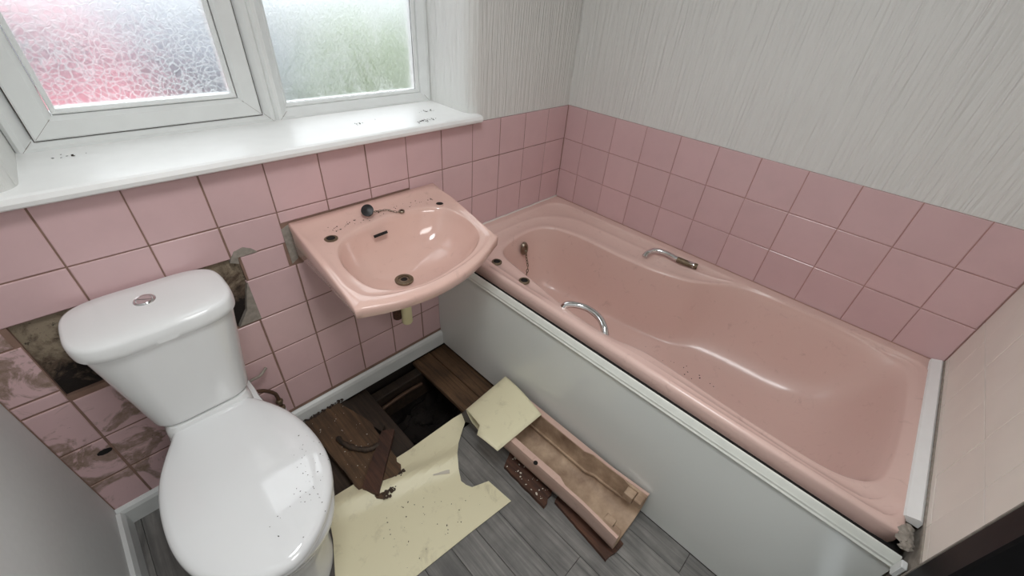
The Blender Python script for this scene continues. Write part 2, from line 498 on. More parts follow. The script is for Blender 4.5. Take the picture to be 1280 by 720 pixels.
# left of that, rows do not line up and are stained
rows = [.066, .222, .372, .533, .576]
cx = [-1.655, -1.805, -1.957, XL]
for i in range(3):
    a, b = cx[i + 1], cx[i]
    for k in range(4):
        z1 = rows[k + 1]
        if k == 3:
            if b > -1.94: continue
            z1 = .576
        if k == 2 and i < 2: z1 = .533
        tile(wb, 'y', a, b, rows[k], z1, 'tile_dirty', g=.006)
tile(wb, 'y', XL, -1.957, .576, .729, 'tile_dirty', g=.005)
tile(wb, 'y', XL, -1.967, .729, .784, 'tile_dirty', g=.005)
# broken mortar at the edges of the bare patch
bm = bmesh.new()
prism(bm, [(-1.492, .552), (-1.492, .70), (-1.505, .66), (-1.522, .60), (-1.556, .552)], -.001, .014, axis=1)
prism(bm, [(-1.492, .785), (-1.44, .785), (-1.452, .80), (-1.472, .812), (-1.497, .806), (-1.508, .79), (-1.515, .775), (-1.495, .765)], -.0025, .012, axis=1)
obj('mortar_edge', bm, M['filler'], wb)
bm = bmesh.new()
prism(bm, [(-1.356, .706), (-1.36, .83), (-1.336, .84), (-1.334, .72)], .000, .012, axis=1)
obj('mortar_edge', bm, M['filler'], wb)
# pipe hole in the stained tiles
bm = bmesh.new(); lathe(bm, [(.013, -.0015), (.013, .0005)], (-1.975, -.001, .322), 9, M=Matrix.Rotation(PI / 2, 4, 'X') @ Matrix.Diagonal((1.3, .75, 1, 1)))
obj('pipe_hole', bm, M['void'], wb)

# right wall: three rows
ys = [0] + [.1117 + .154 * i for i in range(11)]
ys = [y for y in ys if y < 1.63] + [1.634]
for i in range(len(ys) - 1):
    for z0, z1 in ((Z1, ZT), (Z2, Z1), (.572, Z2)): tile(wr, 'x', ys[i], ys[i + 1], z0, z1, g=.0025)
# end wall: over-painted cream tiles
ex = [0, -.059 - .0, -.2, -.35, -.50, -.655, -.80 - .03]
def etile(a, b, z0, z1):
    me_w, me_h = b - a - .002, z1 - z0 - .002
    me = tile_mesh(me_w, me_h, 'cream_tile', 'e'); o = bpy.data.objects.new('tile', me); COL.objects.link(o); o.parent = we
    o.location = (a + .001, random.uniform(-.0003, .0006), z0 + .001)
for a, b in ((-.12, -.001), (-.272, -.12), (-.424, -.272), (-.576, -.424), (-.728, -.576), (-.833, -.728)):
    for z0, z1 in ((.597, .615), (.615, .765), (.765, .917), (.917, 1.07), (1.07, 1.222), (1.222, 1.374), (1.374, 1.526)): etile(a, b, z0, z1)

# door and its black frame behind the camera
d1 = empty('door_1', (-1.28, YE, 0), kind='structure')
box('door_frame', (-.905, YE - .10, 0), (-.8355, YE + .004, 2.06), M['black_gloss'], d1, .004)
box('door_frame', (-.8355, YE - .012, 0), (-.832, YE + .004, 2.06), M['filler'], d1)  # thin grey strip painting the highlight along the frame edge
box('door_frame', (-1.72, YE - .10, 0), (-1.65, YE + .004, 2.06), M['black_gloss'], d1, .004)
box('door_frame', (-1.65, YE - .10, 1.99), (-.905, YE + .004, 2.06), M['black_gloss'], d1, .004)
box('door_leaf', (-.948, YE - .86, .005), (-.908, YE - .105, 1.988), M['black_gloss'], d1, .003)
# unseen landing beyond the open door, added to send fill light in
box('wall_landing_back', (-2.4, -3.45, 0), (.2, -3.35, H), M['plaster'], kind='structure')
box('wall_landing_left', (-2.4, -3.35, 0), (-2.3, YE - .12, H), M['plaster'], kind='structure')
box('wall_landing_right', (.1, -3.35, 0), (.2, YE - .121, H), M['plaster'], kind='structure')
box('floor_landing', (-2.4, -3.45, -.1), (.2, YE - .121, 0), M['plank'], kind='structure')
box('ceiling_landing', (-2.4, -3.45, H), (.2, YE - .121, H + .1), M['plaster'], kind='structure')

# baseboards and trims
def skirt(name, lo, hi):
    return box(name, lo, hi, M['skirt'], bev=.004, seg=2, kind='structure')
bm = bmesh.new()
prism(bm, [(.0, 0), (-.016, 0), (-.016, .062), (-.012, .074), (-.004, .082), (0, .082)], XL + .001, -.7905, axis=0)
obj('baseboard_back', bm, M['skirt'], kind='structure')
bm = bmesh.new()
prism(bm, [(XL, 0), (XL + .016, 0), (XL + .016, .06), (XL + .01, .078), (XL, .08)], YE, -.018, axis=1)
obj('baseboard_left', bm, M['skirt'], kind='structure')

# ------------------------------------------------------------------ window
sill = empty('window_sill', (-1.2, .1, 1.04)); tag(sill, None, None, kind='structure'); sill.name = 'trim_1'
bm = bmesh.new()
prof = [(.28, 1.042), (-.024, 1.042), (-.032, 1.047), (-.034, 1.056), (-.030, 1.066), (-.022, 1.069), (.28, 1.069)]
prism(bm, prof, XL + .001, -.575, axis=0)
obj('sill_board', bm, M['sill'], sill)

def frame_ring(bm, x0, x1, z0, z1, wd, yf, yb, bev=.008):
    """mitred rectangular frame of width wd, front at yf"""
    out = [(x0, z0), (x1, z0), (x1, z1), (x0, z1)]
    def ins(d): return [(x0 + d, z0 + d), (x1 - d, z0 + d), (x1 - d, z1 - d), (x0 + d, z1 - d)]
    rows = [(ins(0), yb), (ins(0), yf + bev * .6), (ins(bev * .6), yf), (ins(wd - bev * 1.8), yf), (ins(wd), yf + bev * 1.6), (ins(wd), yb)]
    V = [[bm.verts.new((p[0], y, p[1])) for p in ps] for ps, y in rows]
    V.append(V[0])
    for A, B in zip(V, V[1:]):
        for k in range(4): bm.faces.new((A[k], A[(k + 1) % 4], B[(k + 1) % 4], B[k]))

win1 = empty('window_1', (-1.48, .29, 1.06), kind='structure')
bm = bmesh.new(); frame_ring(bm, -1.80, -1.208, 1.058, 2.12, .040, .258, .345, .012); obj('window_frame', bm, M['upvc'], win1)
bm = bmesh.new(); frame_ring(bm, -1.760, -1.247, 1.090, 2.09, .052, .262, .33, .006); obj('sash', bm, M['upvc'], win1)
bm = bmesh.new(); frame_ring(bm, -1.706, -1.302, 1.144, 2.034, .011, .268, .31, .004); obj('glazing_bead', bm, M['upvc'], win1)
box('gasket', (-1.697, .2845, 1.153), (-1.311, .2865, 2.024), M['glass_floral'], win1).name = 'pane'
bm = bmesh.new(); frame_ring(bm, -1.698, -1.31, 1.152, 2.026, .0022, .281, .286, .0006); obj('gasket', bm, M['black'], win1)

win2 = empty('window_2', (-.9, .29, 1.06), kind='structure')
bm = bmesh.new(); frame_ring(bm, -1.209, -.598, 1.058, 2.12, .040, .258, .345, .012); obj('window_frame', bm, M['upvc'], win2)
bm = bmesh.new(); frame_ring(bm, -1.17, -.637, 1.097, 2.082, .013, .284, .32, .004); obj('glazing_bead', bm, M['upvc'], win2)
box('pane', (-1.16, .299, 1.107), (-.647, .301, 2.072), M['glass_wet'], win2)
bm = bmesh.new(); frame_ring(bm, -1.159, -.648, 1.108, 2.071, .0022, .296, .301, .0006); obj('gasket', bm, M['black'], win2)

def mitres(parent, x0, x1, z0, z1, wd, yf):
    for (a, b) in (((x0, z0), (x0 + wd, z0 + wd)), ((x1, z0), (x1 - wd, z0 + wd)), ((x0, z1), (x0 + wd, z1 - wd)), ((x1, z1), (x1 - wd, z1 - wd))):
        bm = bmesh.new(); add_tube(bm, [(a[0] + (b[0] - a[0]) * .08, yf, a[1] + (b[1] - a[1]) * .08), (a[0] + (b[0] - a[0]) * .88, yf, a[1] + (b[1] - a[1]) * .88)], .0006, 4); obj('mitre_joint', bm, M['filler'], parent)
mitres(win1, -1.80, -1.208, 1.058, 2.12, .040, .2582); mitres(win1, -1.760, -1.247, 1.09, 2.09, .052, .2622); mitres(win2, -1.209, -.598, 1.058, 2.12, .040, .2582)
bm = bmesh.new(); frame_ring(bm, -1.7615, -1.2455, 1.0885, 2.0915, .003, .2655, .30, .0005); obj('grimy_gap', bm, M['debris'], win1)

# ------------------------------------------------------------------ floor
fl = empty('floor', (-1.2, -.8, 0), kind='structure')
def fpart(name, bm, mat, **k):
    o = obj(name, bm, mat, **k); o.parent = fl; o.matrix_parent_inverse = Matrix.Translation((1.2, .8, 0)); return o
# grey wood-effect planks, .095 wide along y, cut back round the opening
pitch = .0955; x = -1.0625 + 7 * pitch
OP = (-1.60, -.79, -.462)     # opening x0, x1, back edge y
random.seed(3)
i = 0; px = XL + .001
edges = sorted([-1.0625 + k * pitch for k in range(-11, 4)])
edges = [XL] + [e for e in edges if XL + .01 < e < -.80] + [-.79]
for k in range(len(edges) - 1):
    a, b = edges[k], edges[k + 1]
    y = -.0; joints = [0]
    y0 = -random.uniform(.15, .75)
    if abs(b + 1.0625) < .01: y0 = -1.085 + .9
    while y0 > YE: joints.append(y0); y0 -= .9
    joints.append(YE)
    for j in range(len(joints) - 1):
        t_, u_ = joints[j], joints[j + 1]
        if b > OP[0] + .01 and b <= OP[1] + .01 and t_ > OP[2]: t_ = OP[2]
        if t_ - u_ < .03: continue
        bm = bmesh.new(); add_box(bm, (a + .0006, u_ + .0006, -.006), (b - .0006, t_ - .0006, 0), .0008)
        fpart('plank', bm, M['plank'])
bm = bmesh.new(); add_box(bm, (XL, YE, -.022), (OP[0], 0, -.0065)); add_box(bm, (OP[0], YE, -.022), (OP[1], OP[2], -.0065))
add_box(bm, (-.775, YE, -.022), (.1, 0.01, -.0065))
fpart('underlay', bm, M['boarddark'])
bm = bmesh.new(); add_box(bm, (XL - .1, YE - .12, -.36), (.15, .36, -.32)); fpart('oversite', bm, M['soil'])
# floorboards still fixed inside the opening
HXa, HXb = -1.215, -.972
for (a, b, y0, y1, m) in ((HXb, -.870, -.50, .0, 'board'), (-.868, -.775, -.50, .0, 'board'), (-1.335, HXa, -.50, 0, 'boarddark'), (-1.43, -1.338, -.5, 0, 'boarddark')):
    bm = bmesh.new(); add_box(bm, (a + .001, y0, -.042), (b - .001, y1 - .004, -.022 + random.uniform(-.002, .002)), .002)
    fpart('floorboard', bm, M[m])
bm = bmesh.new(); add_box(bm, (-1.60, -.5, -.075), (-1.432, -.004, -.05), .002); fpart('floorboard', bm, M['boarddark'])
# void below
bm = bmesh.new()
random.seed(11)
n = 26
G = [[bm.verts.new((-1.7 + 1.0 * i_ / n, -.62 + .64 * j_ / n, -.27 + random.uniform(-.03, .03) + .05 * math.sin(i_ * .7) * math.cos(j_ * .5))) for j_ in range(n + 1)] for i_ in range(n + 1)]
for i_ in range(n):
    for j_ in range(n): bm.faces.new((G[i_][j_], G[i_ + 1][j_], G[i_ + 1][j_ + 1], G[i_][j_ + 1]))
fpart('rubble_bed', bm, M['soil'], kind='stuff')
bm = bmesh.new(); add_box(bm, (-1.62, -.075, -.20), (-.76, -.028, -.0425), .003); fpart('joist', bm, M['boarddark'])
bm = bmesh.new(); add_box(bm, (-1.62, -.56, -.20), (-.76, -.50, -.0425), .003); fpart('joist', bm, M['boarddark'])
bm = bmesh.new()
add_box(bm, (-1.75, -.64, -.31), (-.62, .0, -.30)); add_box(bm, (-.64, -.64, -.3), (-.62, .0, -.05)); add_box(bm, (-1.75, -.64, -.3), (-1.73, .0, -.05)); add_box(bm, (-1.75, -.64, -.3), (-.62, -.62, -.05))
fpart('void_sides', bm, M['soil'])
# rags and rubble lying in the void
for q in range(7):
    bm = bmesh.new()
    r = bmesh.ops.create_icosphere(bm, subdivisions=2, radius=.035 + .02 * random.random())
    for v_ in bm.verts: v_.co *= random.uniform(.75, 1.15); v_.co.z *= .6
    o = obj('rubble_lump', bm, M['soil'])
    cx_ = random.uniform(-1.17, -1.0); cy_ = random.uniform(-.38, -.14)
    o.parent = fl; o.location = (cx_ + 1.2, cy_ + .8, -.235)
pipe = tube('pipe', bez([(-1.20, -.105, -.075), (-1.08, -.10, -.072), (-.99, -.10, -.078)]), .009, M['copper']); pipe.parent = fl; pipe.matrix_parent_inverse = Matrix.Translation((1.2, .8, 0))

# ------------------------------------------------------------------ bath
bath = empty('bathtub', (-.38, -.8, 0))
tag(bath, 'pink bathtub with moulded rim along the tiled wall, chrome grips at both sides', 'bathtub')
ZR = .578
outer = rrect(-.766, -1.613, -.0018, -.0018, [.003, .008, .012, .006], 3)
O1 = rrect(-.748, -1.600, -.045, -.040, [.09, .12, .05, .05], 8)
inner = closed([(-.40, -.158), (-.50, -.168), (-.585, -.195), (-.628, -.25), (-.650, -.36), (-.676, -.50), (-.700, -.62), (-.712, -.74), (-.708, -.84),
                (-.684, -.93), (-.684, -1.05), (-.694, -1.2), (-.698, -1.38), (-.688, -1.48), (-.645, -1.545), (-.55, -1.565), (-.38, -1.570), (-.20, -1.562), (-.10, -1.535), (-.060, -1.46),
                (-.052, -1.3), (-.056, -1.12), (-.075, -1.00), (-.120, -.925), (-.170, -.86), (-.205, -.77), (-.228, -.66), (-.236, -.50), (-.236, -.36), (-.250, -.27), (-.275, -.205), (-.325, -.168)])
floor_o = closed([(-.42, -.25), (-.53, -.270), (-.575, -.36), (-.585, -.6), (-.575, -.95), (-.56, -1.18), (-.51, -1.28), (-.38, -1.31), (-.27, -1.30), (-.215, -1.22), (-.205, -1.0), (-.235, -.75), (-.27, -.55), (-.285, -.36), (-.33, -.272)])
bc = Vector((-.40, -.84)); NB = 220; sxx = .46
angs = [2 * PI * k / NB for k in range(NB)]
for cxy in ((-.765, -1.612), (-.765, -.0024), (-.0024, -.0024), (-.0024, -1.612)):
    a = math.atan2(cxy[1] - bc.y, (cxy[0] - bc.x) / sxx) % (2 * PI); k = min(range(NB), key=lambda q: abs(angs[q] - a)); angs[k] = a
PO = polar(outer, bc, angs, sxx); P1 = polar(O1, bc, angs, sxx); PI_ = polar(inner, bc, angs, sxx); PF = polar(floor_o, bc, angs, sxx)
def lerp(A, B, t): return [a.lerp(b, t) for a, b in zip(A, B)]
def off(A, d):   # move towards centre by distance d (outwards if negative)
    return [a + (bc - a).normalized() * d for a in A]
def L3(A, z): return [Vector((p.x, p.y, z)) for p in A]
PM = lerp(P1, PI_, .36)
FR = [max(0, min(1, ((a - b).length - .085) / .05)) for a, b in zip(PO, PI_)]
def L3s(A, hi, lo):    # moulded steps fade out where the rim is narrow
    return [Vector((p.x, p.y, hi + (lo - hi) * f)) for p, f in zip(A, FR)]
rings = [L3(off(PO, .012), .50), L3(PO, .545), L3(PO, .566), L3(off(PO, .002), .575), L3(off(PO, .007), .580), L3(off(P1, -.006), .5835), L3(off(P1, -.001), .583), L3s(off(P1, .003), .5825, .5795), L3s(off(P1, .007), .582, .573),
         L3s(lerp(P1, PI_, .34), .5805, .5725), L3s(lerp(P1, PI_, .39), .580, .5722), L3s(lerp(P1, PI_, .41), .5795, .5700), L3s(lerp(P1, PI_, .44), .579, .565), L3s(lerp(PM, PI_, .7), .575, .5645), L3s(lerp(PM, PI_, .88), .571, .566), L3(PI_, .5625)]
for z, s in ((.555, .018), (.54, .04), (.515, .07), (.48, .11), (.44, .165), (.40, .23), (.365, .30), (.335, .38), (.31, .47), (.29, .57), (.275, .68), (.264, .79), (.257, .9), (.253, 1.0)):
    rings.append(L3(lerp(PI_, PF, s), z))
for k in range(NB):      # against the walls the flange stays flat instead of rolling over
    if PO[k].x > -.02 or PO[k].y > -.02:
        for j, zz in ((1, .574), (2, .582), (3, .5832)): rings[j][k] = Vector((PO[k].x, PO[k].y, zz))
        rings[0][k] = Vector((PO[k].x, PO[k].y, .55)); rings[4][k].z = .5835
cF = [Vector((-.40, -.80))] * NB
for s, z in ((.12, .2505), (.3, .248), (.6, .2455), (.93, .243)): rings.append(L3(lerp(PF, cF, s), z))
bm = bmesh.new(); R_ = ring_mesh(bm, rings, cap_last=True)
tub = obj('tub', bm, M['bath'], bath, True)
# tap holes: flat black discs on the rim paint the shade inside
def ring_part(name, c, ro, ri, mat, parent, M4=None, h=.003, n=20):
    bm = bmesh.new(); prof = [(ri, -h), (ri, h), ((ro + ri) / 2, h * 1.3), (ro, h * .4), (ro, -h)]
    vs = []
    for r, hh in prof:
        vs.append([])
        for k in range(n):
            p = Vector((r * math.cos(2 * PI * k / n), r * math.sin(2 * PI * k / n), hh))
            if M4 is not None: p = M4 @ p
            vs[-1].append(bm.verts.new(Vector(c) + p))
    vs.append(vs[0])
    for A, B in zip(vs, vs[1:]):
        for k in range(n): bm.faces.new((A[k], A[(k + 1) % n], B[(k + 1) % n], B[k]))
    return obj(name, bm, mat, parent, True, angle=60)
def disc(name, c, r, mat, parent, M4=None, h=.001, n=18):
    bm = bmesh.new(); lathe(bm, [(r, -h), (r, h)], c, n, M=M4); return obj(name, bm, mat, parent)
for (hx, hy) in ((-.690, -.262), (-.700, -.425)):
    ring_part('tap_hole_ring', (hx, hy, .5715), .021, .014, M['old_brass'], bath)
    disc('tap_hole', (hx, hy, .5715), .0145, M['void'], bath)
# overflow with chain
ov = Matrix.Rotation(math.radians(-82), 4, 'X')
oc = Vector((-.432, -.1815, .498))
bm = bmesh.new(); lathe(bm, [(.026, -.003), (.026, .003), (.021, .009), (.012, .008), (.010, .003)], oc, 24, M=Matrix.Rotation(math.radians(82), 4, 'X') @ Matrix.Diagonal((.85, 1.25, 1, 1)))
ovo = obj('overflow', bm, M['dull_chrome'], bath, True, angle=40)
def chain(name, pts, r, mat, parent):
    bm = bmesh.new(); pts = bez(pts, 10)
    L = [0]
    for a, b in zip(pts, pts[1:]): L.append(L[-1] + (b - a).length)
    s = 0; k = 0; i = 0
    while s < L[-1]:
        while i < len(L) - 2 and L[i + 1] < s: i += 1
        t = (s - L[i]) / max(1e-9, L[i + 1] - L[i]); p = pts[i].lerp(pts[i + 1], t); d = (pts[i + 1] - pts[i]).normalized()
        sd = d.cross(Vector((0, 0, 1)) if abs(d.z) < .9 else Vector((1, 0, 0))).normalized(); nn = d.cross(sd)
        if k % 2: sd = nn
        loop = [p + d * r * 1.9 * math.cos(2 * PI * q / 8) + sd * r * math.sin(2 * PI * q / 8) for q in range(8)]
        loop.append(loop[0]); add_tube(bm, loop, r * .32, 5, False)
        s += r * 2.9; k += 1
    return obj(name, bm, mat, parent, True)
chain('plug_chain', [(-.432, -.196, .478), (-.434, -.205, .45), (-.440, -.222, .41), (-.47, -.235, .36)], .0048, M['old_brass'], bath)
# grips
def grip(name, pts, r, mat, parent, flat=1.0):
    bm = bmesh.new(); P = bez(pts, 8); add_tube(bm, P, [r * (1 + .25 * (abs(i / (len(P) - 1) - .5) * 2) ** 3) for i in range(len(P))], 14)
    return obj(name, bm, mat, parent, True, angle=60)
g = grip('grip', [(-.168, -.640, .572), (-.150, -.642, .586), (-.118, -.658, .594), (-.104, -.700, .596), (-.106, -.75, .594), (-.100, -.79, .591), (-.090, -.822, .588)], .0105, M['chrome'], bath); tag(g, 'chrome grip with tarnished end by the tiles')
bm = bmesh.new(); add_tube(bm, bez([(-.106, -.755, .592), (-.100, -.79, .590), (-.086, -.836, .587)], 5), .0125, 12); gg = obj('grip_end', bm, M['old_brass'], bath, True, angle=60)
g = grip('grip', [(-.712, -.625, .566), (-.702, -.632, .582), (-.688, -.660, .591), (-.674, -.700, .592), (-.680, -.752, .590), (-.698, -.788, .580), (-.712, -.806, .562)], .0115, M['chrome'], bath); tag(g, 'arched chrome grip on the outer rim')
# waste in the bath floor
ring_part('waste_ring', (-.42, -.33, .2465), .032, .02, M['dull_chrome'], bath)
# timber carcass under the rim, coloured near-black to paint the gap's shade
car = empty('bath_carcass', (-.78, -.8, 0)); tag(car, 'timber carcass painted as dark gap shade between pink tub and white panel', 'frame')
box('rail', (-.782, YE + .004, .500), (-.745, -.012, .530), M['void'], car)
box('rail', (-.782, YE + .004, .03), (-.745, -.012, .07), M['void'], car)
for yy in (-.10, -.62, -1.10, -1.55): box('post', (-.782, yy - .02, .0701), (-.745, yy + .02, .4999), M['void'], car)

# bath panel
pn = empty('side_fascia', (-.79, -.82, 0)); tag(pn, 'glossy white panel closing the side of the pink bathtub', 'bath panel')
bm = bmesh.new()
prof = [(-.7835, .004), (-.7905, .004), (-.7935, .08), (-.798, .14), (-.7985, .40), (-.7965, .500), (-.7965, .508)]
ny = 24; V = []
def pbow(y): return 0
for j in range(ny + 1):
    y = -.002 + (YE + .006) * j / ny
    V.append([bm.verts.new((px_, y, pz)) for px_, pz in prof + [(-.7835, .508)]])
for A, B in zip(V, V[1:]):
    for k in range(len(A)): bm.faces.new((A[k], A[(k + 1) % len(A)], B[(k + 1) % len(A)], B[k]))
bm.faces.new(V[0]); bm.faces.new(V[-1][::-1])
obj('panel_sheet', bm, M['panel'], pn, True, angle=30)
bm = bmesh.new()
prism(bm, [(-.7965, .502), (-.8015, .504), (-.8035, .512), (-.8010, .519), (-.8010, .526), (-.7985, .531), (-.7965, .540), (-.7935, .5455), (-.7885, .5455), (-.7860, .541), (-.7860, .502)], 0, 1, axis=0)
bm.free()
bm = bmesh.new(); pf = [(-.7965, .5085), (-.8015, .5095), (-.8035, .515), (-.8010, .520), (-.8010, .5265), (-.7985, .531), (-.7965, .541), (-.7935, .5465), (-.7885, .5465), (-.7860, .541), (-.7860, .5085)]
A = [bm.verts.new((p[0], -.003, p[1])) for p in pf]; B = [bm.verts.new((p[0], YE + .008, p[1])) for p in pf]
for k in range(len(pf)): bm.faces.new((A[k], A[(k + 1) % len(pf)], B[(k + 1) % len(pf)], B[k]))
bm.faces.new(A[::-1]); bm.faces.new(B)
tag(obj('top_lip', bm, M['panel_lip'], pn, True, angle=25), 'moulded white top lip')

# sealant and end trim
bm = bmesh.new(); random.seed(5)
P = [(-.76 + .76 * k / 40, -.004 - .002 * random.random(), .583 + .0008 * random.random()) for k in range(41)]
add_tube(bm, P, .0048, 6); s = obj('sealant_bead', bm, M['silicone'], None, True); tag(s, 'white sealant bead where the bath meets the window wall tiles', 'sealant')
bm = bmesh.new(); P = [(-.003, -.01 - 1.60 * k / 60, .583 + .001 * random.random()) for k in range(61)]
add_tube(bm, P, .0026, 5); s = obj('sealant_bead', bm, M['grout_clean'], None, True); tag(s, 'thin grimy sealant line where the bath meets the long tiled wall', 'sealant')
tr = empty('sealing_strip', (-.38, -1.625, .58)); tag(tr, 'white plastic strip sealing the far short end of the bath', 'trim strip')
bm = bmesh.new(); pf = [(YE + .001, .572), (YE + .001, .592), (YE + .008, .596), (YE + .030, .5875), (YE + .034, .582), (YE + .034, .5815), (YE + .022, .572)]
prism(bm, pf, -.715, -.002, axis=0); obj('strip', bm, M['sill'], tr)
bm = bmesh.new(); add_box(bm, (-.83, YE + .0, .594), (-.003, YE + .0035, .600)); obj('grime_line', bm, M['filler'], tr)
bm = bmesh.new()
for q in range(14):
    r = bmesh.ops.create_icosphere(bm, subdivisions=2, radius=random.uniform(.006, .013))
    o_ = Vector((-.728 - .060 * random.random(), YE + .014 + .016 * random.random(), .572 + .006 * random.random()))
    for v_ in r['verts']: v_.co = Vector((v_.co.x * 1.2, v_.co.y, v_.co.z * .6)) * random.uniform(.6, 1.25) + o_
fo = obj('broken_filler', bm, M['filler'], tr, kind='stuff')
cb = box('corner_clip', (-.828, YE + .003, .52), (-.808, YE + .014, .562), M['upvc'], pn, .002)

# ------------------------------------------------------------------ basin
bas = empty('washbasin', (-1.085, -.24, .84)); tag(bas, 'pink ceramic washbasin hung on the tiled wall beneath the window', 'washbasin')
BL, BR = -1.338, -.797
def yfront(x):
    u = (x + 1.10) / .262; return -(.425 - .020 * u) - .066 * max(0, 1 - u * u)
out = []
for k in range(13): out.append(Vector((BR + (BL - BR) * k / 12, -.003)))                     # back, right to left
for k in range(1, 9): t_ = k / 9; out.append(Vector((BL - .026 * t_, -.003 - .434 * t_)))   # left side
fx0, fx1 = -1.366, -.834
for k in range(25):
    x = fx0 + (fx1 - fx0) * k / 24; out.append(Vector((x, yfront(x))))
for k in range(1, 9): t_ = k / 9; out.append(Vector((fx1 + (BR - fx1) * t_, yfront(fx1) * (1 - t_) - .003 * t_)))
cc = Vector((-1.085, -.255)); NA = 176
an = [2 * PI * k / NA for k in range(NA)]
for cxy in ((BR, -.003), (BL, -.003), (fx0, yfront(fx0)), (fx1, yfront(fx1))):
    a = math.atan2(cxy[1] - cc.y, cxy[0] - cc.x) % (2 * PI); k = min(range(NA), key=lambda q: abs(an[q] - a)); an[k] = a
BO = polar(out, cc, an)
def zpl(p): return .848 - .105 * (-p.y) - (0 if p.y > -.38 else (-.38 - p.y) * .05)
def boff(A, d): return [a + (cc - a).normalized() * d for a in A]
def bl3(A, dz): return [Vector((p.x, p.y, zpl(p) + dz)) for p in A]
# recess edge: 14 mm in at sides, 45 mm at back, meets bowl at front
rec = closed([(-.835, -.052), (-.97, -.040), (-1.09, -.038), (-1.2, -.040), (-1.318, -.055), (-1.326, -.14), (-1.334, -.28), (-1.335, -.37), (-1.30, -.428), (-1.18, -.462), (-1.07, -.460), (-.95, -.435), (-.865, -.392), (-.84, -.33), (-.820, -.20), (-.812, -.10)], 6)
bowl = closed([(-.868, -.165), (-.925, -.128), (-1.0, -.112), (-1.10, -.112), (-1.2, -.130), (-1.265, -.172), (-1.296, -.24), (-1.300, -.31), (-1.285, -.38), (-1.24, -.425), (-1.17, -.446), (-1.07, -.441), (-.97, -.418), (-.90, -.38), (-.862, -.33), (-.848, -.25)], 6)
PR = polar(rec, cc, an); PB = polar(bowl, cc, an)
sink = Vector((-1.115, -.262))
rg = []
# underside from the middle outwards
def under(A, s): return A
und = []
for s, z in ((.10, .655), (.35, .657), (.6, .667), (.8, .695), (.93, .735)):
    und.append([Vector((sink.x + (p.x - sink.x) * s, sink.y + (p.y - sink.y) * s, z)) for p in PB])
def lowz(p):  # bottom of the side apron
    t_ = min(1, max(0, -p.y / .43)); return zpl(p) - (.118 * (1 - t_) + .036 * t_)
rg += und
rg.append([Vector((*(PB[k] * .6 + BO[k] * .4), min(.775, lowz(BO[k]) + .02))) for k in range(NA)])
rg.append([Vector((*(p + (cc - p).normalized() * .010), lowz(p))) for p in BO])
rg.append([Vector((*(p + (cc - p).normalized() * .002), lowz(p) + .006)) for p in BO])
rg.append(bl3(BO, -.008)); rg.append(bl3(boff(BO, .0015), -.003)); rg.append(bl3(boff(BO, .005), 0))
rg.append(bl3(boff(PR, -.004), .0005)); rg.append(bl3(PR, -.001))
rg.append(bl3(lerp(PR, PB, .25), -.005)); rg.append(bl3(lerp(PR, PB, .45), -.008)); rg.append(bl3(lerp(PR, PB, .8), -.009)); rg.append(bl3(lerp(PR, PB, .93), -.010)); rg.append(bl3(PB, -.013))
for s, d in ((.975, .022), (.95, .034), (.90, .055), (.84, .075), (.76, .094), (.66, .108), (.54, .118), (.40, .126), (.26, .131), (.16, .134)):
    q = []
    for p in PB:
        c2 = sink; pp = Vector((c2.x + (p.x - c2.x) * s, c2.y + (p.y - c2.y) * s)); base = .822 - .105 * .26 + .0 
        zb = (zpl(p) * s + .815 * (1 - s)) - .008 - d
        q.append(Vector((pp.x, pp.y, zb)))
    rg.append(q)
bm = bmesh.new(); ring_mesh(bm, rg, True, True)
bs = obj('bowl', bm, M['basin'], bas, True, angle=70)
tapL = (-1.268, -.130, zpl(Vector((0, -.13))) - .008); tapR = (-.866, -.132, zpl(Vector((0, -.132))) - .008)
for c_ in (tapL, tapR):
    ring_part('tap_hole_ring', c_, .020 if c_ is tapL else .014, .0125, M['old_brass'] if c_ is tapL else M['basin'], bas, h=.0012)
    disc('tap_hole', (c_[0], c_[1], c_[2] + .0003), .0128, M['void'], bas)
ring_part('waste_ring', (sink.x, sink.y, .6775), .030, .018, M['old_brass'], bas, h=.0035)
ring_part('waste_ring', (sink.x, sink.y, .676), .018, .011, M['dull_chrome'], bas, h=.003)
disc('waste_hole', (sink.x, sink.y, .6765), .0185, M['void'], bas)
# overflow slot on the rear slope of the bowl
bm = bmesh.new()
sl = Matrix.Translation((-1.112, -.1405, .7905)) @ Matrix.Rotation(math.radians(4), 4, 'Z') @ Matrix.Rotation(math.radians(-35), 4, 'X')
prism(bm, [(p.x, p.y) for p in rrect(-.025, -.0055, .025, .0055, .005, 4)], -.004, .005)
bmesh.ops.transform(bm, matrix=sl, verts=bm.verts); obj('overflow_slot', bm, M['void'], bas)
# plug and chain stay with the basin
bm = bmesh.new(); pc = Vector((-1.116, -.084, .845))
lathe(bm, [(.0165, -.006), (.018, 0), (.020, .006), (.020, .009), (.012, .010), (.005, .014)], pc + Vector((0, 0, .008)), 20, M=Matrix.Rotation(math.radians(35), 4, 'X') @ Matrix.Rotation(math.radians(-30), 4, 'Y'))
plug = obj('basin_plug', bm, M['black'], None, True, angle=50); tag(plug, 'black rubber plug on its chain at the rear of the pink basin', 'plug')
ch = chain('plug_chain', [(-1.098, -.086, .846), (-1.07, -.078, .838), (-1.048, -.080, .836), (-1.035, -.10, .834), (-1.022, -.112, .833), (-1.008, -.110, .834)], .0032, M['dull_chrome'], None)
ch.parent = plug
ring_part('chain_stay', (-1.008, -.108, .8305), .010, .004, M['dull_chrome'], bas)
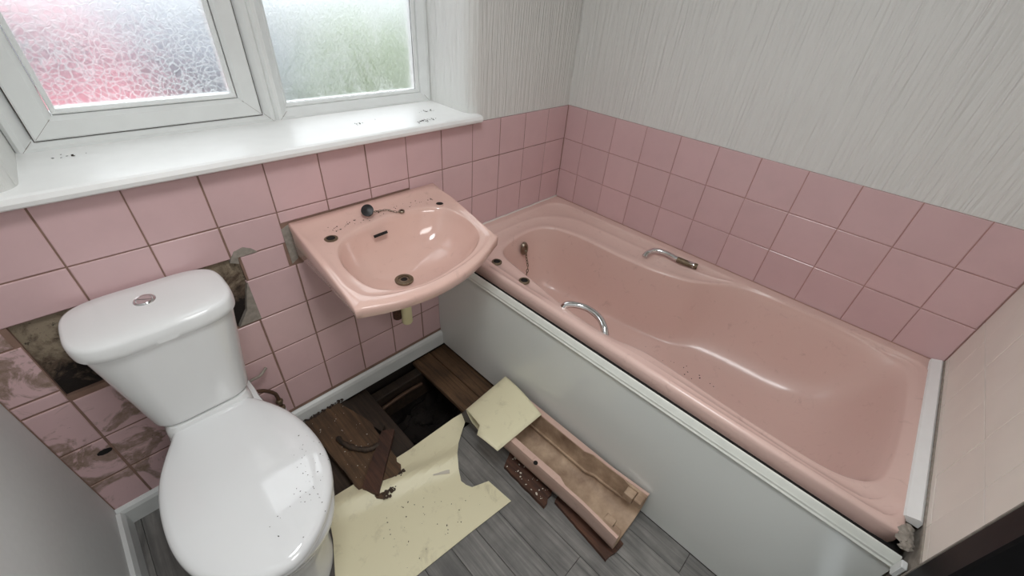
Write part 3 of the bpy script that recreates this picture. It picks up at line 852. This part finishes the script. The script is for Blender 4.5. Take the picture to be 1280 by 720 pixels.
# waste tail below
wt = empty('waste_pipe', (-1.07, -.17, .43)); tag(wt, 'short cream plastic waste stub with rusty nut hanging below the basin', 'pipe')
bm = bmesh.new(); lathe(bm, [(.018, .405), (.021, .41), (.021, .665)], (-1.068, -.17, 0), 18); obj('tail', bm, M['cream_pipe'], wt, True, angle=50)
bm = bmesh.new(); lathe(bm, [(.012, .43), (.017, .435), (.017, .655)], (-1.098, -.155, 0), 10); obj('rusty_bolt', bm, M['rust'], wt, True, angle=50)
bm = bmesh.new(); lathe(bm, [(.009, 0), (.009, .006), (.005, .010)], (-.829, -.001, .348), 10, M=Matrix.Rotation(PI / 2, 4, 'X')); sc_ = obj('screw_cap', bm, M['chrome'], None, True, angle=40)
tag(sc_, 'small bright screw cap on the tiles right below the basin', 'screw')

# ------------------------------------------------------------------ toilet
TX = -1.712
to = empty('toilet', (TX, -.35, 0)); tag(to, 'white close coupled toilet with closed lid against the stained tiles', 'toilet')
lidp = closed([(-1.712, -.150), (-1.775, -.150), (-1.808, -.160), (-1.822, -.19), (-1.845, -.235), (-1.868, -.29), (-1.884, -.36), (-1.890, -.45), (-1.882, -.53), (-1.855, -.605), (-1.80, -.672), (-1.712, -.702),
               (-1.635, -.668), (-1.575, -.60), (-1.545, -.53), (-1.535, -.45), (-1.542, -.36), (-1.560, -.29), (-1.584, -.235), (-1.604, -.20), (-1.620, -.175), (-1.650, -.156)], 6)
lc = Vector((TX, -.43)); NL = 96; la = [2 * PI * k / NL for k in range(NL)]
PL = polar(lidp, lc, la)
def loffs(A, d): return [a + (lc - a).normalized() * d for a in A]
def sc2(A, s, c=lc): return [c + (a - c) * s for a in A]
rl = [L3(loffs(PL, .006), .4085), L3(loffs(PL, .001), .411), L3(PL, .418), L3(loffs(PL, .002), .427), L3(loffs(PL, .008), .434), L3(loffs(PL, .02), .4385)]
for s, z in ((.8, .4405), (.6, .4425), (.35, .444), (.1, .4445)): rl.append(L3(sc2(PL, s), z))
bm = bmesh.new(); ring_mesh(bm, rl, True, True); tag(obj('lid', bm, M['white_plastic'], to, True, angle=50), 'closed glossy lid with scuffs')
bm = bmesh.new(); ring_mesh(bm, [L3(loffs(PL, .012), .392), L3(loffs(PL, .004), .395), L3(loffs(PL, .002), .401), L3(loffs(PL, .005), .4065)], True, True)
obj('seat', bm, M['white_plastic'], to, True, angle=50)
# pan: loft from foot to rim
foot = closed([(TX, -.02), (TX - .085, -.025), (TX - .108, -.08), (TX - .112, -.25), (TX - .112, -.42), (TX - .095, -.52), (TX - .05, -.585), (TX, -.598), (TX + .05, -.585), (TX + .095, -.52), (TX + .112, -.42), (TX + .112, -.25), (TX + .108, -.08), (TX + .085, -.025)], 8)
PFt = polar(foot, Vector((TX, -.34)), la)
rimo = closed([(TX, -.02), (TX - .09, -.022), (TX - .115, -.06), (TX - .118, -.16), (TX - .135, -.24), (TX - .160, -.33), (TX - .166, -.45), (TX - .150, -.56), (TX - .095, -.65), (TX, -.68), (TX + .095, -.65), (TX + .150, -.56), (TX + .166, -.45), (TX + .160, -.33), (TX + .135, -.24), (TX + .118, -.16), (TX + .115, -.06), (TX + .09, -.022)], 8)
PRm = polar(rimo, Vector((TX, -.34)), la)
pc_ = Vector((TX, -.34))
def poff(A, d): return [a + (pc_ - a).normalized() * d for a in A]
rp_ = [L3(PFt, .0), L3(PFt, .012), L3(poff(PFt, .008), .03), L3(poff(PFt, .018), .09), L3(lerp(poff(PFt, .016), PRm, .12), .17), L3(lerp(PFt, PRm, .4), .25), L3(lerp(PFt, PRm, .75), .31), L3(poff(PRm, .004), .35), L3(PRm, .365), L3(PRm, .383), L3(poff(PRm, .006), .391)]
bm = bmesh.new(); ring_mesh(bm, rp_, True, True); obj('pan', bm, M['white_ceramic'], to, True, angle=50)
# ceramic shelf between lid and cistern
bm = bmesh.new(); sh = rrect(TX - .112, -.186, TX + .100, -.018, .03, 5)
n_ = len(sh); c_ = Vector((TX - .005, -.1))
ring_mesh(bm, [L3([c_ + (p - c_) * 1.0 for p in sh], .385), L3([c_ + (p - c_) * 1.0 for p in sh], .425), L3([c_ + (p - c_) * .97 for p in sh], .440), L3([c_ + (p - c_) * .93 for p in sh], .452)], True, True)
obj('cistern_shelf', bm, M['white_ceramic'], to, True, angle=50)
# cistern, D-shaped in plan, tapering downwards
def dshape(xl, xr, yb, ym, yf, ch=.04):
    m = (xl + xr) / 2; w_ = (xr - xl) / 2; y0 = yb + (yf - yb) * .52; P = []
    for k in range(260):
        a = 2 * PI * k / 260; c_, s_ = math.cos(a), math.sin(a)
        n_ = 3.8 if s_ > 0 else 4.8
        P.append(Vector((m + w_ * math.copysign(abs(c_) ** (2 / n_), c_), y0 + (yb - y0 if s_ > 0 else y0 - yf) * math.copysign(abs(s_) ** (2 / (n_ if s_ > 0 else 2.6)), s_))))
    return P
def dens(P, n=6): return list(P)
ang2 = [2 * PI * k / 96 for k in range(96)]
def D(xl, xr, yb, ym, yf, ch=.04, d=0):
    c_ = Vector(((xl + xr) / 2, -.11)); P = polar(dens(dshape(xl, xr, yb, ym, yf, ch)), c_, ang2)
    return [p + (c_ - p).normalized() * d for p in P]
lv = []
for t_, z in ((0, .464), (.02, .472), (.15, .51), (.4, .585), (.7, .67), (1, .757)):
    lv.append(L3(D(-1.838 - .030 * t_, -1.600 + .038 * t_, -.014, -.134 - .040 * t_, -.180 - .044 * t_, .03), z))
b0 = D(-1.838, -1.600, -.014, -.134, -.180, .03)
lv = [L3([p + (Vector((-1.72, -.1)) - p).normalized() * .016 for p in b0], .4525), L3([p + (Vector((-1.72, -.1)) - p).normalized() * .005 for p in b0], .456)] + lv
bm = bmesh.new(); ring_mesh(bm, lv, True, True); obj('cistern', bm, M['white_ceramic'], to, True, angle=50)
def DL(d): return D(-1.878, -1.554, -.006, -.182, -.232, .05, d)
bm = bmesh.new(); ring_mesh(bm, [L3(DL(.006), .7585), L3(DL(.001), .762), L3(DL(0), .775), L3(DL(.0015), .792), L3(DL(.005), .7985), L3(DL(.011), .8010), L3(DL(.05), .8025), L3(DL(.10), .803)], True, True)
obj('cistern_lid', bm, M['white_ceramic'], to, True, angle=50)
bx, by = -1.7205, -.098
ring_part('button_ring', (bx, by, .803), .0225, .017, M['chrome'], to, h=.003, n=28)
bm = bmesh.new(); hb = [Vector((.0155 * math.cos(a), .0155 * math.sin(a))) for a in [PI * k / 10 - .6 for k in range(11)]]
prism(bm, [(p.x * 1 + bx, p.y + by + .0006) for p in hb], .8025, .806); obj('flush_button', bm, M['chrome'], to)
bm = bmesh.new(); prism(bm, [(bx - p.x, by - p.y - .0006) for p in hb], .8025, .8052); obj('flush_button', bm, M['chrome'], to)
for q, (x_, y_) in enumerate(((-1.600, -.395), (-1.596, -.425))):
    bm = bmesh.new(); lathe(bm, [(.010, 0), (.010, .012), (.007, .019), (.003, .022)], (x_, y_, .001), 12); obj('bolt_cap', bm, M['white_plastic'], to, True, angle=60)
bm = bmesh.new(); prism(bm, [(p.x, p.y) for p in sc2(PFt, 1.14, pc_)], -.0005, .0012); sg = obj('foot_gap_ring', bm, M['vinyl_back'], to)  # flat dark grey ring for the cut-out gap round the foot

# water pipes beside the toilet
pp = empty('supply_pipe', (-1.56, -.03, .08)); tag(pp, 'bent brown supply pipe with tap running behind the toilet to the skirting', 'pipe')
tube('pipe', bez([(-1.66, -.055, .325), (-1.61, -.05, .318), (-1.575, -.045, .300), (-1.548, -.04, .262), (-1.541, -.04, .225), (-1.540, -.04, .082)]), .0065, M['copper'], pp, 10)
tube('hose', bez([(-1.67, -.04, .345), (-1.62, -.034, .345), (-1.59, -.030, .352), (-1.562, -.025, .35), (-1.535, -.012, .36)]), .0045, M['filler'], pp, 8)
bm = bmesh.new(); lathe(bm, [(.011, 0), (.012, .004), (.012, .016), (.009, .02)], (-1.541, -.04, .20), 6); obj('compression_nut', bm, M['old_brass'], pp)
bm = bmesh.new(); lathe(bm, [(.011, 0), (.012, .004), (.012, .016), (.009, .02)], (-1.541, -.04, .165), 6); obj('compression_nut', bm, M['old_brass'], pp)
box('pipe_boxing', (-1.5535, -.034, .0), (-1.5285, -.017, .155), M['skirt'], pp, .002)

# ------------------------------------------------------------------ loose boards
def board_poly(name, pts, z0, z1, mat, label, tilt=None, rag=0.0, seed=1, group=None):
    random.seed(seed); P = []
    m = len(pts)
    for k in range(m):
        a = Vector(pts[k]); b = Vector(pts[(k + 1) % m]); L = (b - a).length; n = max(2, int(L / .018)) if rag else 1
        nr = Vector((b.y - a.y, a.x - b.x)).normalized()
        for q in range(n):
            p = a.lerp(b, q / n)
            if q and rag: p = p + nr * random.uniform(-rag, rag) * (1 if L < .16 else .35)
            P.append((p.x, p.y))
    bm = bmesh.new(); prism(bm, P, z0, z1)
    if tilt:
        for v_ in bm.verts: v_.co.z += tilt[0] * (v_.co.x - pts[0][0]) + tilt[1] * (v_.co.y - pts[0][1])
    o = obj(name, bm, M[mat]); tag(o, label, 'board', group); return o
board_poly('loose_board', [(-1.485, -.030), (-1.335, -.022), (-1.268, -.20), (-1.330, -.455), (-1.42, -.492), (-1.475, -.415), (-1.50, -.20)][:0] or [(-1.488, -.028), (-1.345, -.028), (-1.300, -.20), (-1.308, -.40), (-1.326, -.470), (-1.425, -.500), (-1.470, -.428)],
           .000, .022, 'board', 'wide broken brown board lying from skirting to the cream vinyl', rag=.006, seed=4)
board_poly('wood_offcut', [(-1.293, -.277), (-1.253, -.304), (-1.431, -.486), (-1.460, -.428)], .0225, .040, 'rust', 'short splintered offcut lying across the broken board', rag=.0025, seed=8)
board_poly('narrow_board', [(-1.343, -.026), (-1.318, -.026), (-1.262, -.24), (-1.286, -.262)], -.021, .008, 'boarddark', 'narrow dark board strip beside the broken board at the skirting', rag=.003, seed=9)
bm = bmesh.new(); add_tube(bm, bez([(-1.428, -.185, .028), (-1.425, -.225, .034), (-1.405, -.27, .034), (-1.37, -.31, .034), (-1.325, -.32, .032)], 6), [.008 + .005 * random.random() for _ in range(25)], 7)
o = obj('bark_strip', bm, M['boarddark'], None, True); tag(o, 'curved strip of black rotten wood on the broken board', 'wood')
# red-brown rotten pieces under the pedestal
board_poly('rotten_board', [(-1.035, -.702), (-.95, -.66), (-.95, -.88), (-1.038, -.905)], .0005, .018, 'rust', 'red brown board piece flecked with plaster, poking out beside the pedestal', rag=.004, seed=12)
board_poly('rotten_board', [(-.995, -.918), (-.90, -.90), (-.935, -1.165), (-1.018, -1.152)], .0005, .016, 'rust', 'long red brown rotten board under the open end of the pedestal', rag=.003, seed=13)

# ------------------------------------------------------------------ cream vinyl offcut
def vz(x, y):
    # gentle ridge from the toilet towards the cut-out
    d = (y + .405) + .355 * (x + 1.57)    # distance from crease line
    r = .020 * math.exp(-(d / .035) ** 2)
    lift = .030 * max(0, min(1, (x + 1.25) / .2)) * max(0, min(1, (y + .62) / .2))
    return .046 * 0 + .006 + r + lift + (.038 * max(0, min(1, (x + 1.50) / .05)) * max(0, min(1, (-1.28 - x) / .05)) * max(0, min(1, (y + .56) / .06)) if False else 0)
vp = [(-1.572, -.375), (-1.50, -.392), (-1.44, -.505), (-1.39, -.515), (-1.30, -.48), (-1.27, -.395), (-1.15, -.402), (-1.00, -.425)]
vin = empty('vinyl_offcut', (-1.3, -.6, 0)); tag(vin, 'curling cream vinyl flooring offcut between the toilet and the pedestal', 'flooring')
def patch(bm, poly, zf, step=.02, th=.0025):
    from mathutils.geometry import intersect_point_tri_2d
    prism(bm, poly, 0, 1)
    bm.faces.ensure_lookup_table()
    # slice into a grid so the sheet can bend
    xs_ = [p[0] for p in poly]; ys_ = [p[1] for p in poly]
    x = min(xs_) + step
    while x < max(xs_):
        bmesh.ops.bisect_plane(bm, geom=bm.verts[:] + bm.edges[:] + bm.faces[:], plane_co=(x, 0, 0), plane_no=(1, 0, 0)); x += step
    y = min(ys_) + step
    while y < max(ys_):
        bmesh.ops.bisect_plane(bm, geom=bm.verts[:] + bm.edges[:] + bm.faces[:], plane_co=(0, y, 0), plane_no=(0, 1, 0)); y += step
    for v_ in bm.verts: v_.co.z = zf(v_.co.x, v_.co.y) + (th if v_.co.z > .5 else 0)
main = [(-1.572, -.376), (-1.505, -.378), (-1.40, -.388), (-1.30, -.396), (-1.20, -.404), (-1.10, -.414), (-1.010, -.420), (-1.022, -.450), (-1.045, -.478), (-1.085, -.505), (-1.118, -.535),
        (-1.148, -.575), (-1.172, -.618), (-1.186, -.655), (-1.176, -.678), (-1.150, -.690), (-1.111, -.700), (-1.060, -.742), (-1.104, -.810), (-1.20, -.800), (-1.475, -.770), (-1.69, -.742),
        (-1.660, -.63), (-1.628, -.575), (-1.592, -.53), (-1.580, -.47), (-1.582, -.42)]
main = [(-1.572, -.376), (-1.505, -.378), (-1.40, -.388), (-1.30, -.396), (-1.20, -.404), (-1.10, -.414), (-1.010, -.424), (-1.024, -.462), (-1.060, -.485), (-1.100, -.512), (-1.135, -.548),
        (-1.165, -.592), (-1.186, -.632), (-1.182, -.655), (-1.172, -.676), (-1.113, -.700), (-1.104, -.808), (-1.28, -.787), (-1.475, -.767), (-1.64, -.75), (-1.69, -.70), (-1.655, -.615), (-1.632, -.56), (-1.606, -.50), (-1.588, -.44)]
bm = bmesh.new(); patch(bm, main, vz); obj('sheet', bm, M['vinyl'], vin, True, angle=40)
# curled tongue: rises from the main sheet, folds over and lies on the pedestal
A0, A1 = Vector((-1.012, -.424, .040)), Vector((-1.028, -.466, .038))
F0, F1 = Vector((-.802, -.440, .128)), Vector((-1.018, -.462, .108))
bm = bmesh.new(); NS = 22
U0 = Vector((-1.036, -.484, .146)); T0 = Vector((-.815, -.475, .160)); T1 = Vector((-.846, -.703, .160)); B1 = Vector((-1.074, -.697, .157))
rows_ = []
for k in range(NS + 1):
    s = k / NS; top = U0.lerp(T0, s)            # along the fold
    end = B1.lerp(T1, s); row = []
    n_in = 6
    # lower return (hidden underside), then roll, then the flap
    low = top + Vector((.0, -.055 - .0 * s, -.055 + .012 * s)); row.append(low + Vector((0, -.03, -.012))); row.append(low)
    for q in range(1, 6):
        a = PI * q / 6
        mid = (low + top) / 2; row.append(top + Vector((0, -.028 * 0, 0)) + Vector((0, .012 * math.sin(a) - .022 * (1 + math.cos(a)), -.028 * (1 + math.cos(a)) + .0)))
    for q in range(0, 10):
        t_ = q / 9; p = top.lerp(end, t_); p.z += .012 * math.sin(PI * t_)
        if k == 0 and q >= 5: p.x -= .030 * (1 - (q - 5) / 4)
        if k == 1 and q >= 5: p.x -= .014 * (1 - (q - 5) / 4)
        row.append(p)
    rows_.append([bm.verts.new(p) for p in row])
for A, B in zip(rows_, rows_[1:]):
    for a, b, c, d in zip(A, A[1:], B[1:], B): bm.faces.new((a, b, c, d))
# notch on the left edge of the flap
flap = obj('flap', bm, M['vinyl'], vin, True)
md = flap.modifiers.new('thick', 'SOLIDIFY'); md.thickness = .0025
tag(flap, 'folded-over flap resting on the pedestal')
bm = bmesh.new(); g_ = []
for k in range(9):
    s = k / 8; g_.append([])
    for q in range(5):
        u = q / 4; a_ = A1.lerp(A0, u); lo_ = (U0 + Vector((0, -.06, -.06))).lerp(U0 + Vector((.05, .012, -.045)), u)
        p = a_.lerp(lo_, s); p.z += .010 * math.sin(PI * s); g_[-1].append(bm.verts.new(p))
for A, B in zip(g_, g_[1:]):
    for a, b, c, d in zip(A, A[1:], B[1:], B): bm.faces.new((a, b, c, d))
cu = obj('curl_underside', bm, M['vinyl_back'], vin, True); md = cu.modifiers.new('thick', 'SOLIDIFY'); md.thickness = .002
o = box('sticker', (-.03, -.007, 0), (.03, .007, .0012), M['chip'], None, mat4=Matrix.Translation((-1.222, -.562, vz(-1.222, -.562) + .003)) @ Matrix.Rotation(math.radians(-35), 4, 'Z')); tag(o, 'small pale strip of tape on the cream vinyl near its curved edge', 'tape')

# ------------------------------------------------------------------ pedestal (half-round shell lying open side up)
ped = empty('basin_pedestal', (-.90, -.83, 0)); tag(ped, 'pink basin pedestal shell lying hollow side up beside the bath panel', 'pedestal')
def ped_half(y):     # (centre x, half width, rim height)
    t_ = (-y - .46) / .69
    return (-.916 + .012 * t_, .096 - .006 * t_ + .010 * max(0, t_ - .8) * 5, .140)
def pring(y, inset, zb):
    cx_, hw, hz = ped_half(y); pts = []
    for k in range(17):
        a = PI * k / 16; c_, s_ = math.cos(a), math.sin(a)
        pts.append(Vector((cx_ + (hw - inset) * (abs(c_) ** .55) * (1 if c_ > 0 else -1), y, hz - (hz - zb) * (s_ ** .55))))
    return pts
ysp = [-.54 - .61 * k / 20 for k in range(21)]
bm = bmesh.new(); S = []
for y in ysp:
    o_ = pring(y, 0, .020); S.append([bm.verts.new(p) for p in o_])
for A, B in zip(S, S[1:]):
    for k in range(16): bm.faces.new((A[k], A[k + 1], B[k + 1], B[k]))
ou = obj('outer_shell', bm, M['ped_pink'], ped, True)
bm = bmesh.new(); S = []; last = len(ysp) - 1
for j, y in enumerate(ysp):
    fl_ = .026 if j < 13 else (.014 if j < 18 else .022)
    zb = .034 if j < 13 else .03
    o_ = pring(y, 0, .020); i_ = pring(y, fl_, zb)
    row = [o_[0], o_[0].lerp(i_[0], .12) + Vector((0, 0, .003)), i_[0] + Vector((.002, 0, .002))] + [p for p in i_[1:-1]] + [i_[-1] + Vector((-.002, 0, .002)), o_[-1].lerp(i_[-1], .12) + Vector((0, 0, .003)), o_[-1]]
    S.append([bm.verts.new(p) for p in row])
nn_ = len(S[0])
for A, B in zip(S, S[1:]):
    for k in range(nn_ - 1): bm.faces.new((A[k], A[k + 1], B[k + 1], B[k]))
inn = obj('inner_shell', bm, M['buff'], ped, True, angle=40)
bm = bmesh.new()                                                    # glazed pink edge flanges
for sgn in (1, -1):
    F = []
    for j, y in enumerate(ysp):
        cx_, hw, hz = ped_half(y); w_ = .022 if j < 13 else .010
        xo = cx_ + sgn * hw; F.append([bm.verts.new(p) for p in ((xo + sgn * .001, y, hz - .012), (xo, y, hz + .0035), (xo - sgn * w_, y, hz + .0045), (xo - sgn * (w_ + .002), y, hz - .002))])
    for A, B in zip(F, F[1:]):
        for k in range(3): bm.faces.new((A[k], A[k + 1], B[k + 1], B[k]))
obj('glazed_edge', bm, M['ped_pink'], ped, True, angle=40)
bm = bmesh.new()                                                    # end wall thickness (near end)
a_, b_ = pring(ysp[-1], 0, .020), pring(ysp[-1], .020, .032)
V0 = [bm.verts.new(p) for p in a_]; V1 = [bm.verts.new(p) for p in b_]
for k in range(16): bm.faces.new((V0[k], V0[k + 1], V1[k + 1], V1[k]))
obj('end_edge', bm, M['buff'], ped)
for sgn in (1, -1):                                                 # fixing lugs inside the foot
    cx_, hw, hz = ped_half(-1.1)
    x0 = cx_ + sgn * (hw - .012); x1 = cx_ + sgn * (hw - .050)
    bm = bmesh.new(); add_box(bm, (min(x0, x1), -1.12, hz - .040), (max(x0, x1), -1.085, hz - .004), .004, 2); add_box(bm, (min(x0, x1), -1.148, hz - .030), (max(x0, x0 - sgn * .02), -1.121, hz + .001), .003)
    obj('lug', bm, M['buff'], ped)
for sgn in (1, -1):
    P = []
    for y in ysp[2:-2]:
        cx_, hw, hz = ped_half(y); P.append((cx_ + sgn * (hw - (.036 if y > -.94 else .024)), y, .062))
    bm = bmesh.new(); add_tube(bm, P, .0055, 6); obj('inner_ridge', bm, M['buff'], ped, True, angle=60)
bm = bmesh.new(); lathe(bm, [(.008, -.001), (.008, .001)], (-1.003, -.815, .1455), 12); obj('screw_hole', bm, M['void'], ped)
bm = bmesh.new(); lathe(bm, [(.016, -.001), (.016, .001)], (-.965, -.965, .060), 12, M=Matrix.Rotation(1.0, 4, 'Y') @ Matrix.Diagonal((1.3, .9, 1, 1))); obj('damp_stain', bm, M['rust'], ped)

# ------------------------------------------------------------------ grit
def grit(name, n, fn, mat, label, cat, smin_=.0012, smax=.004, seed=1):
    random.seed(seed); bm = bmesh.new()
    for _ in range(n):
        p = fn()
        if p is None: continue
        r = bmesh.ops.create_icosphere(bm, subdivisions=1, radius=random.uniform(smin_, smax))
        a = random.random() * PI; s1 = random.uniform(.5, 2.0)
        for v_ in r['verts']:
            x_, y_, z_ = v_.co; x_ *= s1; z_ *= .4
            v_.co = Vector((x_ * math.cos(a) - y_ * math.sin(a), x_ * math.sin(a) + y_ * math.cos(a), z_)) + p
    o = obj(name, bm, M[mat], None, kind='stuff'); tag(o, label, cat); return o
G_ = random.gauss; U_ = random.uniform
grit('bath_debris', 34, lambda: Vector((G_(-.30, .07), G_(-1.0, .09), .2475)), 'debris', 'scattered dark crumbs on the floor of the pink bathtub', 'debris', .001, .003, 21)
grit('sill_debris', 60, lambda: (lambda c: Vector((G_(c[0], .02), G_(c[1], .008), 1.0702)))(random.choice([(-.80, .02), (-.80, .02), (-1.72, .19), (-1.0, .10), (-.72, .12)])), 'debris', 'dead insects and grit on the white window sill', 'debris', .0008, .003, 22)
grit('lid_debris', 110, lambda: Vector((G_(-1.62, .05), G_(-.52, .06), .4425)), 'debris', 'fine black grit over the closed white toilet lid', 'debris', .0004, .0013, 23)
def fb():
    x_, y_ = U_(-1.30, -.86), U_(-.105, -.045); return Vector((x_, y_, zpl(Vector((x_, y_))) - .0072))
grit('basin_debris', 70, fb, 'debris', 'dark grit along the rear ledge of the pink basin', 'debris', .0006, .0024, 24)
grit('vinyl_debris', 40, lambda: Vector((U_(-1.5, -1.15), U_(-.75, -.55), .0105)), 'debris', 'tiny dark crumbs on the flat cream vinyl offcut', 'debris', .0006, .0022, 25)
grit('plaster_flakes', 40, lambda: Vector((U_(-1.03, -.955), U_(-.88, -.70), .019)), 'chip', 'white plaster flakes on the red brown board piece', 'debris', .001, .004, 26)
def fb2():
    u = random.random(); return Vector((-1.325 - .09 * u + U_(-.01, .01), -.470 - .030 * u + U_(-.012, .012), .018 + U_(0, .006)))
grit('splinters', 120, fb2, 'boarddark', 'dark rotten crumbs along the broken board end on the vinyl', 'debris', .002, .006, 27)
grit('board_flakes', 50, lambda: Vector((U_(-1.47, -1.33), U_(-.42, -.05), .0228)), 'chip', 'pale flecks of plaster on the wide broken board', 'debris', .0006, .0018, 28)
grit('skirting_crumbs', 50, lambda: Vector((U_(-1.50, -1.33), U_(-.032, -.020), .024)), 'debris', 'black crumbs between the skirting and the broken board', 'debris', .002, .006, 29)

# ------------------------------------------------------------------ ceiling lamp (unseen, added as fill)
fill_lamp = empty('ceiling_fill', (-1.45, -1.0, H)); tag(fill_lamp, 'unseen round white fill light added on the bathroom ceiling', 'fill_lamp')
bm = bmesh.new(); lathe(bm, [(.27, H - .001), (.27, H - .03), (.26, H - .035)], (-1.45, -1.0, 0), 32); obj('base', bm, M['upvc'], fill_lamp, True, angle=50)
ld = bpy.data.lights.new('fill_light', 'AREA'); ld.shape = 'DISK'; ld.size = .5; ld.energy = FILL_POWER; ld.color = (.96, .985, 1)  # soft fill added overhead to brighten the room
lo_ = bpy.data.objects.new('fill_light', ld); COL.objects.link(lo_); lo_.location = (-1.45, -1.0, H - .04)

hl = empty('ceiling_fill', (-1.3, -2.5, H)); tag(hl, 'unseen wide fill light added on the landing behind the open door', 'fill_lamp')
bm = bmesh.new(); lathe(bm, [(.42, H - .001), (.42, H - .03), (.41, H - .035)], (-1.3, -2.5, 0), 32); obj('base', bm, M['upvc'], hl, True, angle=50)
ld = bpy.data.lights.new('fill_light', 'AREA'); ld.shape = 'DISK'; ld.size = .8; ld.energy = HALL_FILL_POWER; ld.color = (1, .98, .96)  # fill added on the landing, shining in through the doorway
lo_ = bpy.data.objects.new('fill_light', ld); COL.objects.link(lo_); lo_.location = (-1.3, -2.5, H - .04)

# ------------------------------------------------------------------ outside, seen blurred through the glass
M['red_paint'] = m_plain('red_car_paint', (.36,.075,.11), .5); M['silver'] = m_plain('silver_car_paint', (.16,.18,.22), .3)
M['car_glass'] = m_plain('dark_car_glass', (.02, .025, .04), .1); M['tarmac'] = m_plain('grey_tarmac', (.06,.06,.062), .9, nscale=8, var=.2)
M['leaf'] = m_plain('green_leaves', (.13,.19,.08), .6, nscale=6, var=.5); M['leaf2'] = m_plain('pale_leaves', (.28,.34,.22), .6, nscale=6, var=.3)
gr = box('ground', (-14, .8, -.36), (14, 30, -.30), M['tarmac']); gr.name = 'ground'; tag(gr, kind='structure')
def car(x, y, paint, label, rot=0):
    root = empty('car', (x, y, -.30)); tag(root, label, 'car')
    def sec(prof, hw): return prof
    bm = bmesh.new()
    body = [(-2.1, .35), (-2.15, .6), (-2.05, .85), (-1.3, .95), (-.75, 1.35), (.55, 1.42), (1.1, 1.02), (1.95, .92), (2.12, .7), (2.1, .35)]
    rr = []
    for s, k in ((-.84, .90), (-.8, 1.0), (-.4, 1.03), (0, 1.04), (.4, 1.03), (.8, 1.0), (.84, .90)):
        rr.append([Vector((s * (1 - .12 * max(0, (z - .9) / .5)), px_ * (.97 if abs(s) > .7 else 1), z * k if z > .5 else z)) for px_, z in body])
    V = [[bm.verts.new(p) for p in r] for r in rr]
    for A, B in zip(V, V[1:]):
        for k in range(len(A)): bm.faces.new((A[k], A[(k + 1) % len(A)], B[(k + 1) % len(A)], B[k]))
    bm.faces.new(V[0]); bm.faces.new(V[-1][::-1])
    o = obj('body', bm, paint, None, True, angle=35); o.parent = root
    bm = bmesh.new(); add_box(bm, (-.62, -1.27, 1.0), (.62, -.78, 1.02), mat4=Matrix.Translation((0, 0, 0)))
    bm.free()
    for nm, pts in (('rear_window', [(-.62, -1.27, 1.02), (.62, -1.27, 1.02), (.56, -.82, 1.35), (-.56, -.82, 1.35)]), ('windscreen', [(-.60, 1.05, 1.10), (.60, 1.05, 1.10), (.56, .62, 1.42), (-.56, .62, 1.42)])):
        bm = bmesh.new(); bm.faces.new([bm.verts.new(Vector(p) + Vector((0, -.02 if nm[0] == 'r' else .02, .02))) for p in pts]); q = obj(nm, bm, M['car_glass']); q.parent = root
    for wx in (-.78, .78):
        for wy in (-1.3, 1.3):
            bm = bmesh.new(); lathe(bm, [(.30, -.1), (.32, -.08), (.32, .08), (.30, .1)], (wx, wy, .32), 20, M=Matrix.Rotation(PI / 2, 4, 'Y')); q = obj('wheel', bm, M['black'], None, True, angle=40); q.parent = root
    root.rotation_euler = (0, 0, rot); return root
car(-2.0, 4.3, M['red_paint'], 'red car parked outside, blurred through the left floral pane', .0)
car(-.15, 6.9, M['silver'], 'silver car parked outside, blurred through the left floral pane', .35)
def bush(x, y, h, r, mat, label, seed):
    random.seed(seed); root = empty('bush', (x, y, -.30)); tag(root, label, 'bush', None)
    bm = bmesh.new()
    for _ in range(1800):
        a = U_(0, 2 * PI); b = math.acos(U_(-1, 1)); rr = U_(.55, 1) ** .5
        c_ = Vector((r * rr * math.sin(b) * math.cos(a), r * rr * math.sin(b) * math.sin(a), h * .55 + h * .45 * rr * math.cos(b)))
        u = Vector((G_(0, 1), G_(0, 1), G_(0, 1))).normalized(); v_ = u.orthogonal().normalized(); L = U_(.04, .08)
        bm.faces.new([bm.verts.new(c_ + p) for p in (-u * L, v_ * L * .4, u * L, -v_ * L * .4)])
    q = obj('foliage', bm, mat, None, kind='stuff'); q.parent = root
    bm = bmesh.new(); add_tube(bm, [(0, 0, 0), (.03, 0, h * .4), (0, .03, h * .8)], [.05, .035, .015], 8); q = obj('stem', bm, M['board'], None, True); q.parent = root
bush(.35, 2.6, 1.5, .62, M['leaf2'], 'pale leafy bush outside the middle of the right pane', 31)
bush(1.55, 3.0, 1.6, .55, M['leaf'], 'green bush outside the right edge of the right pane', 32)
bush(3.8, 7.4, 2.2, 1.3, M['leaf'], 'tall green bush outside behind the two others', 33)
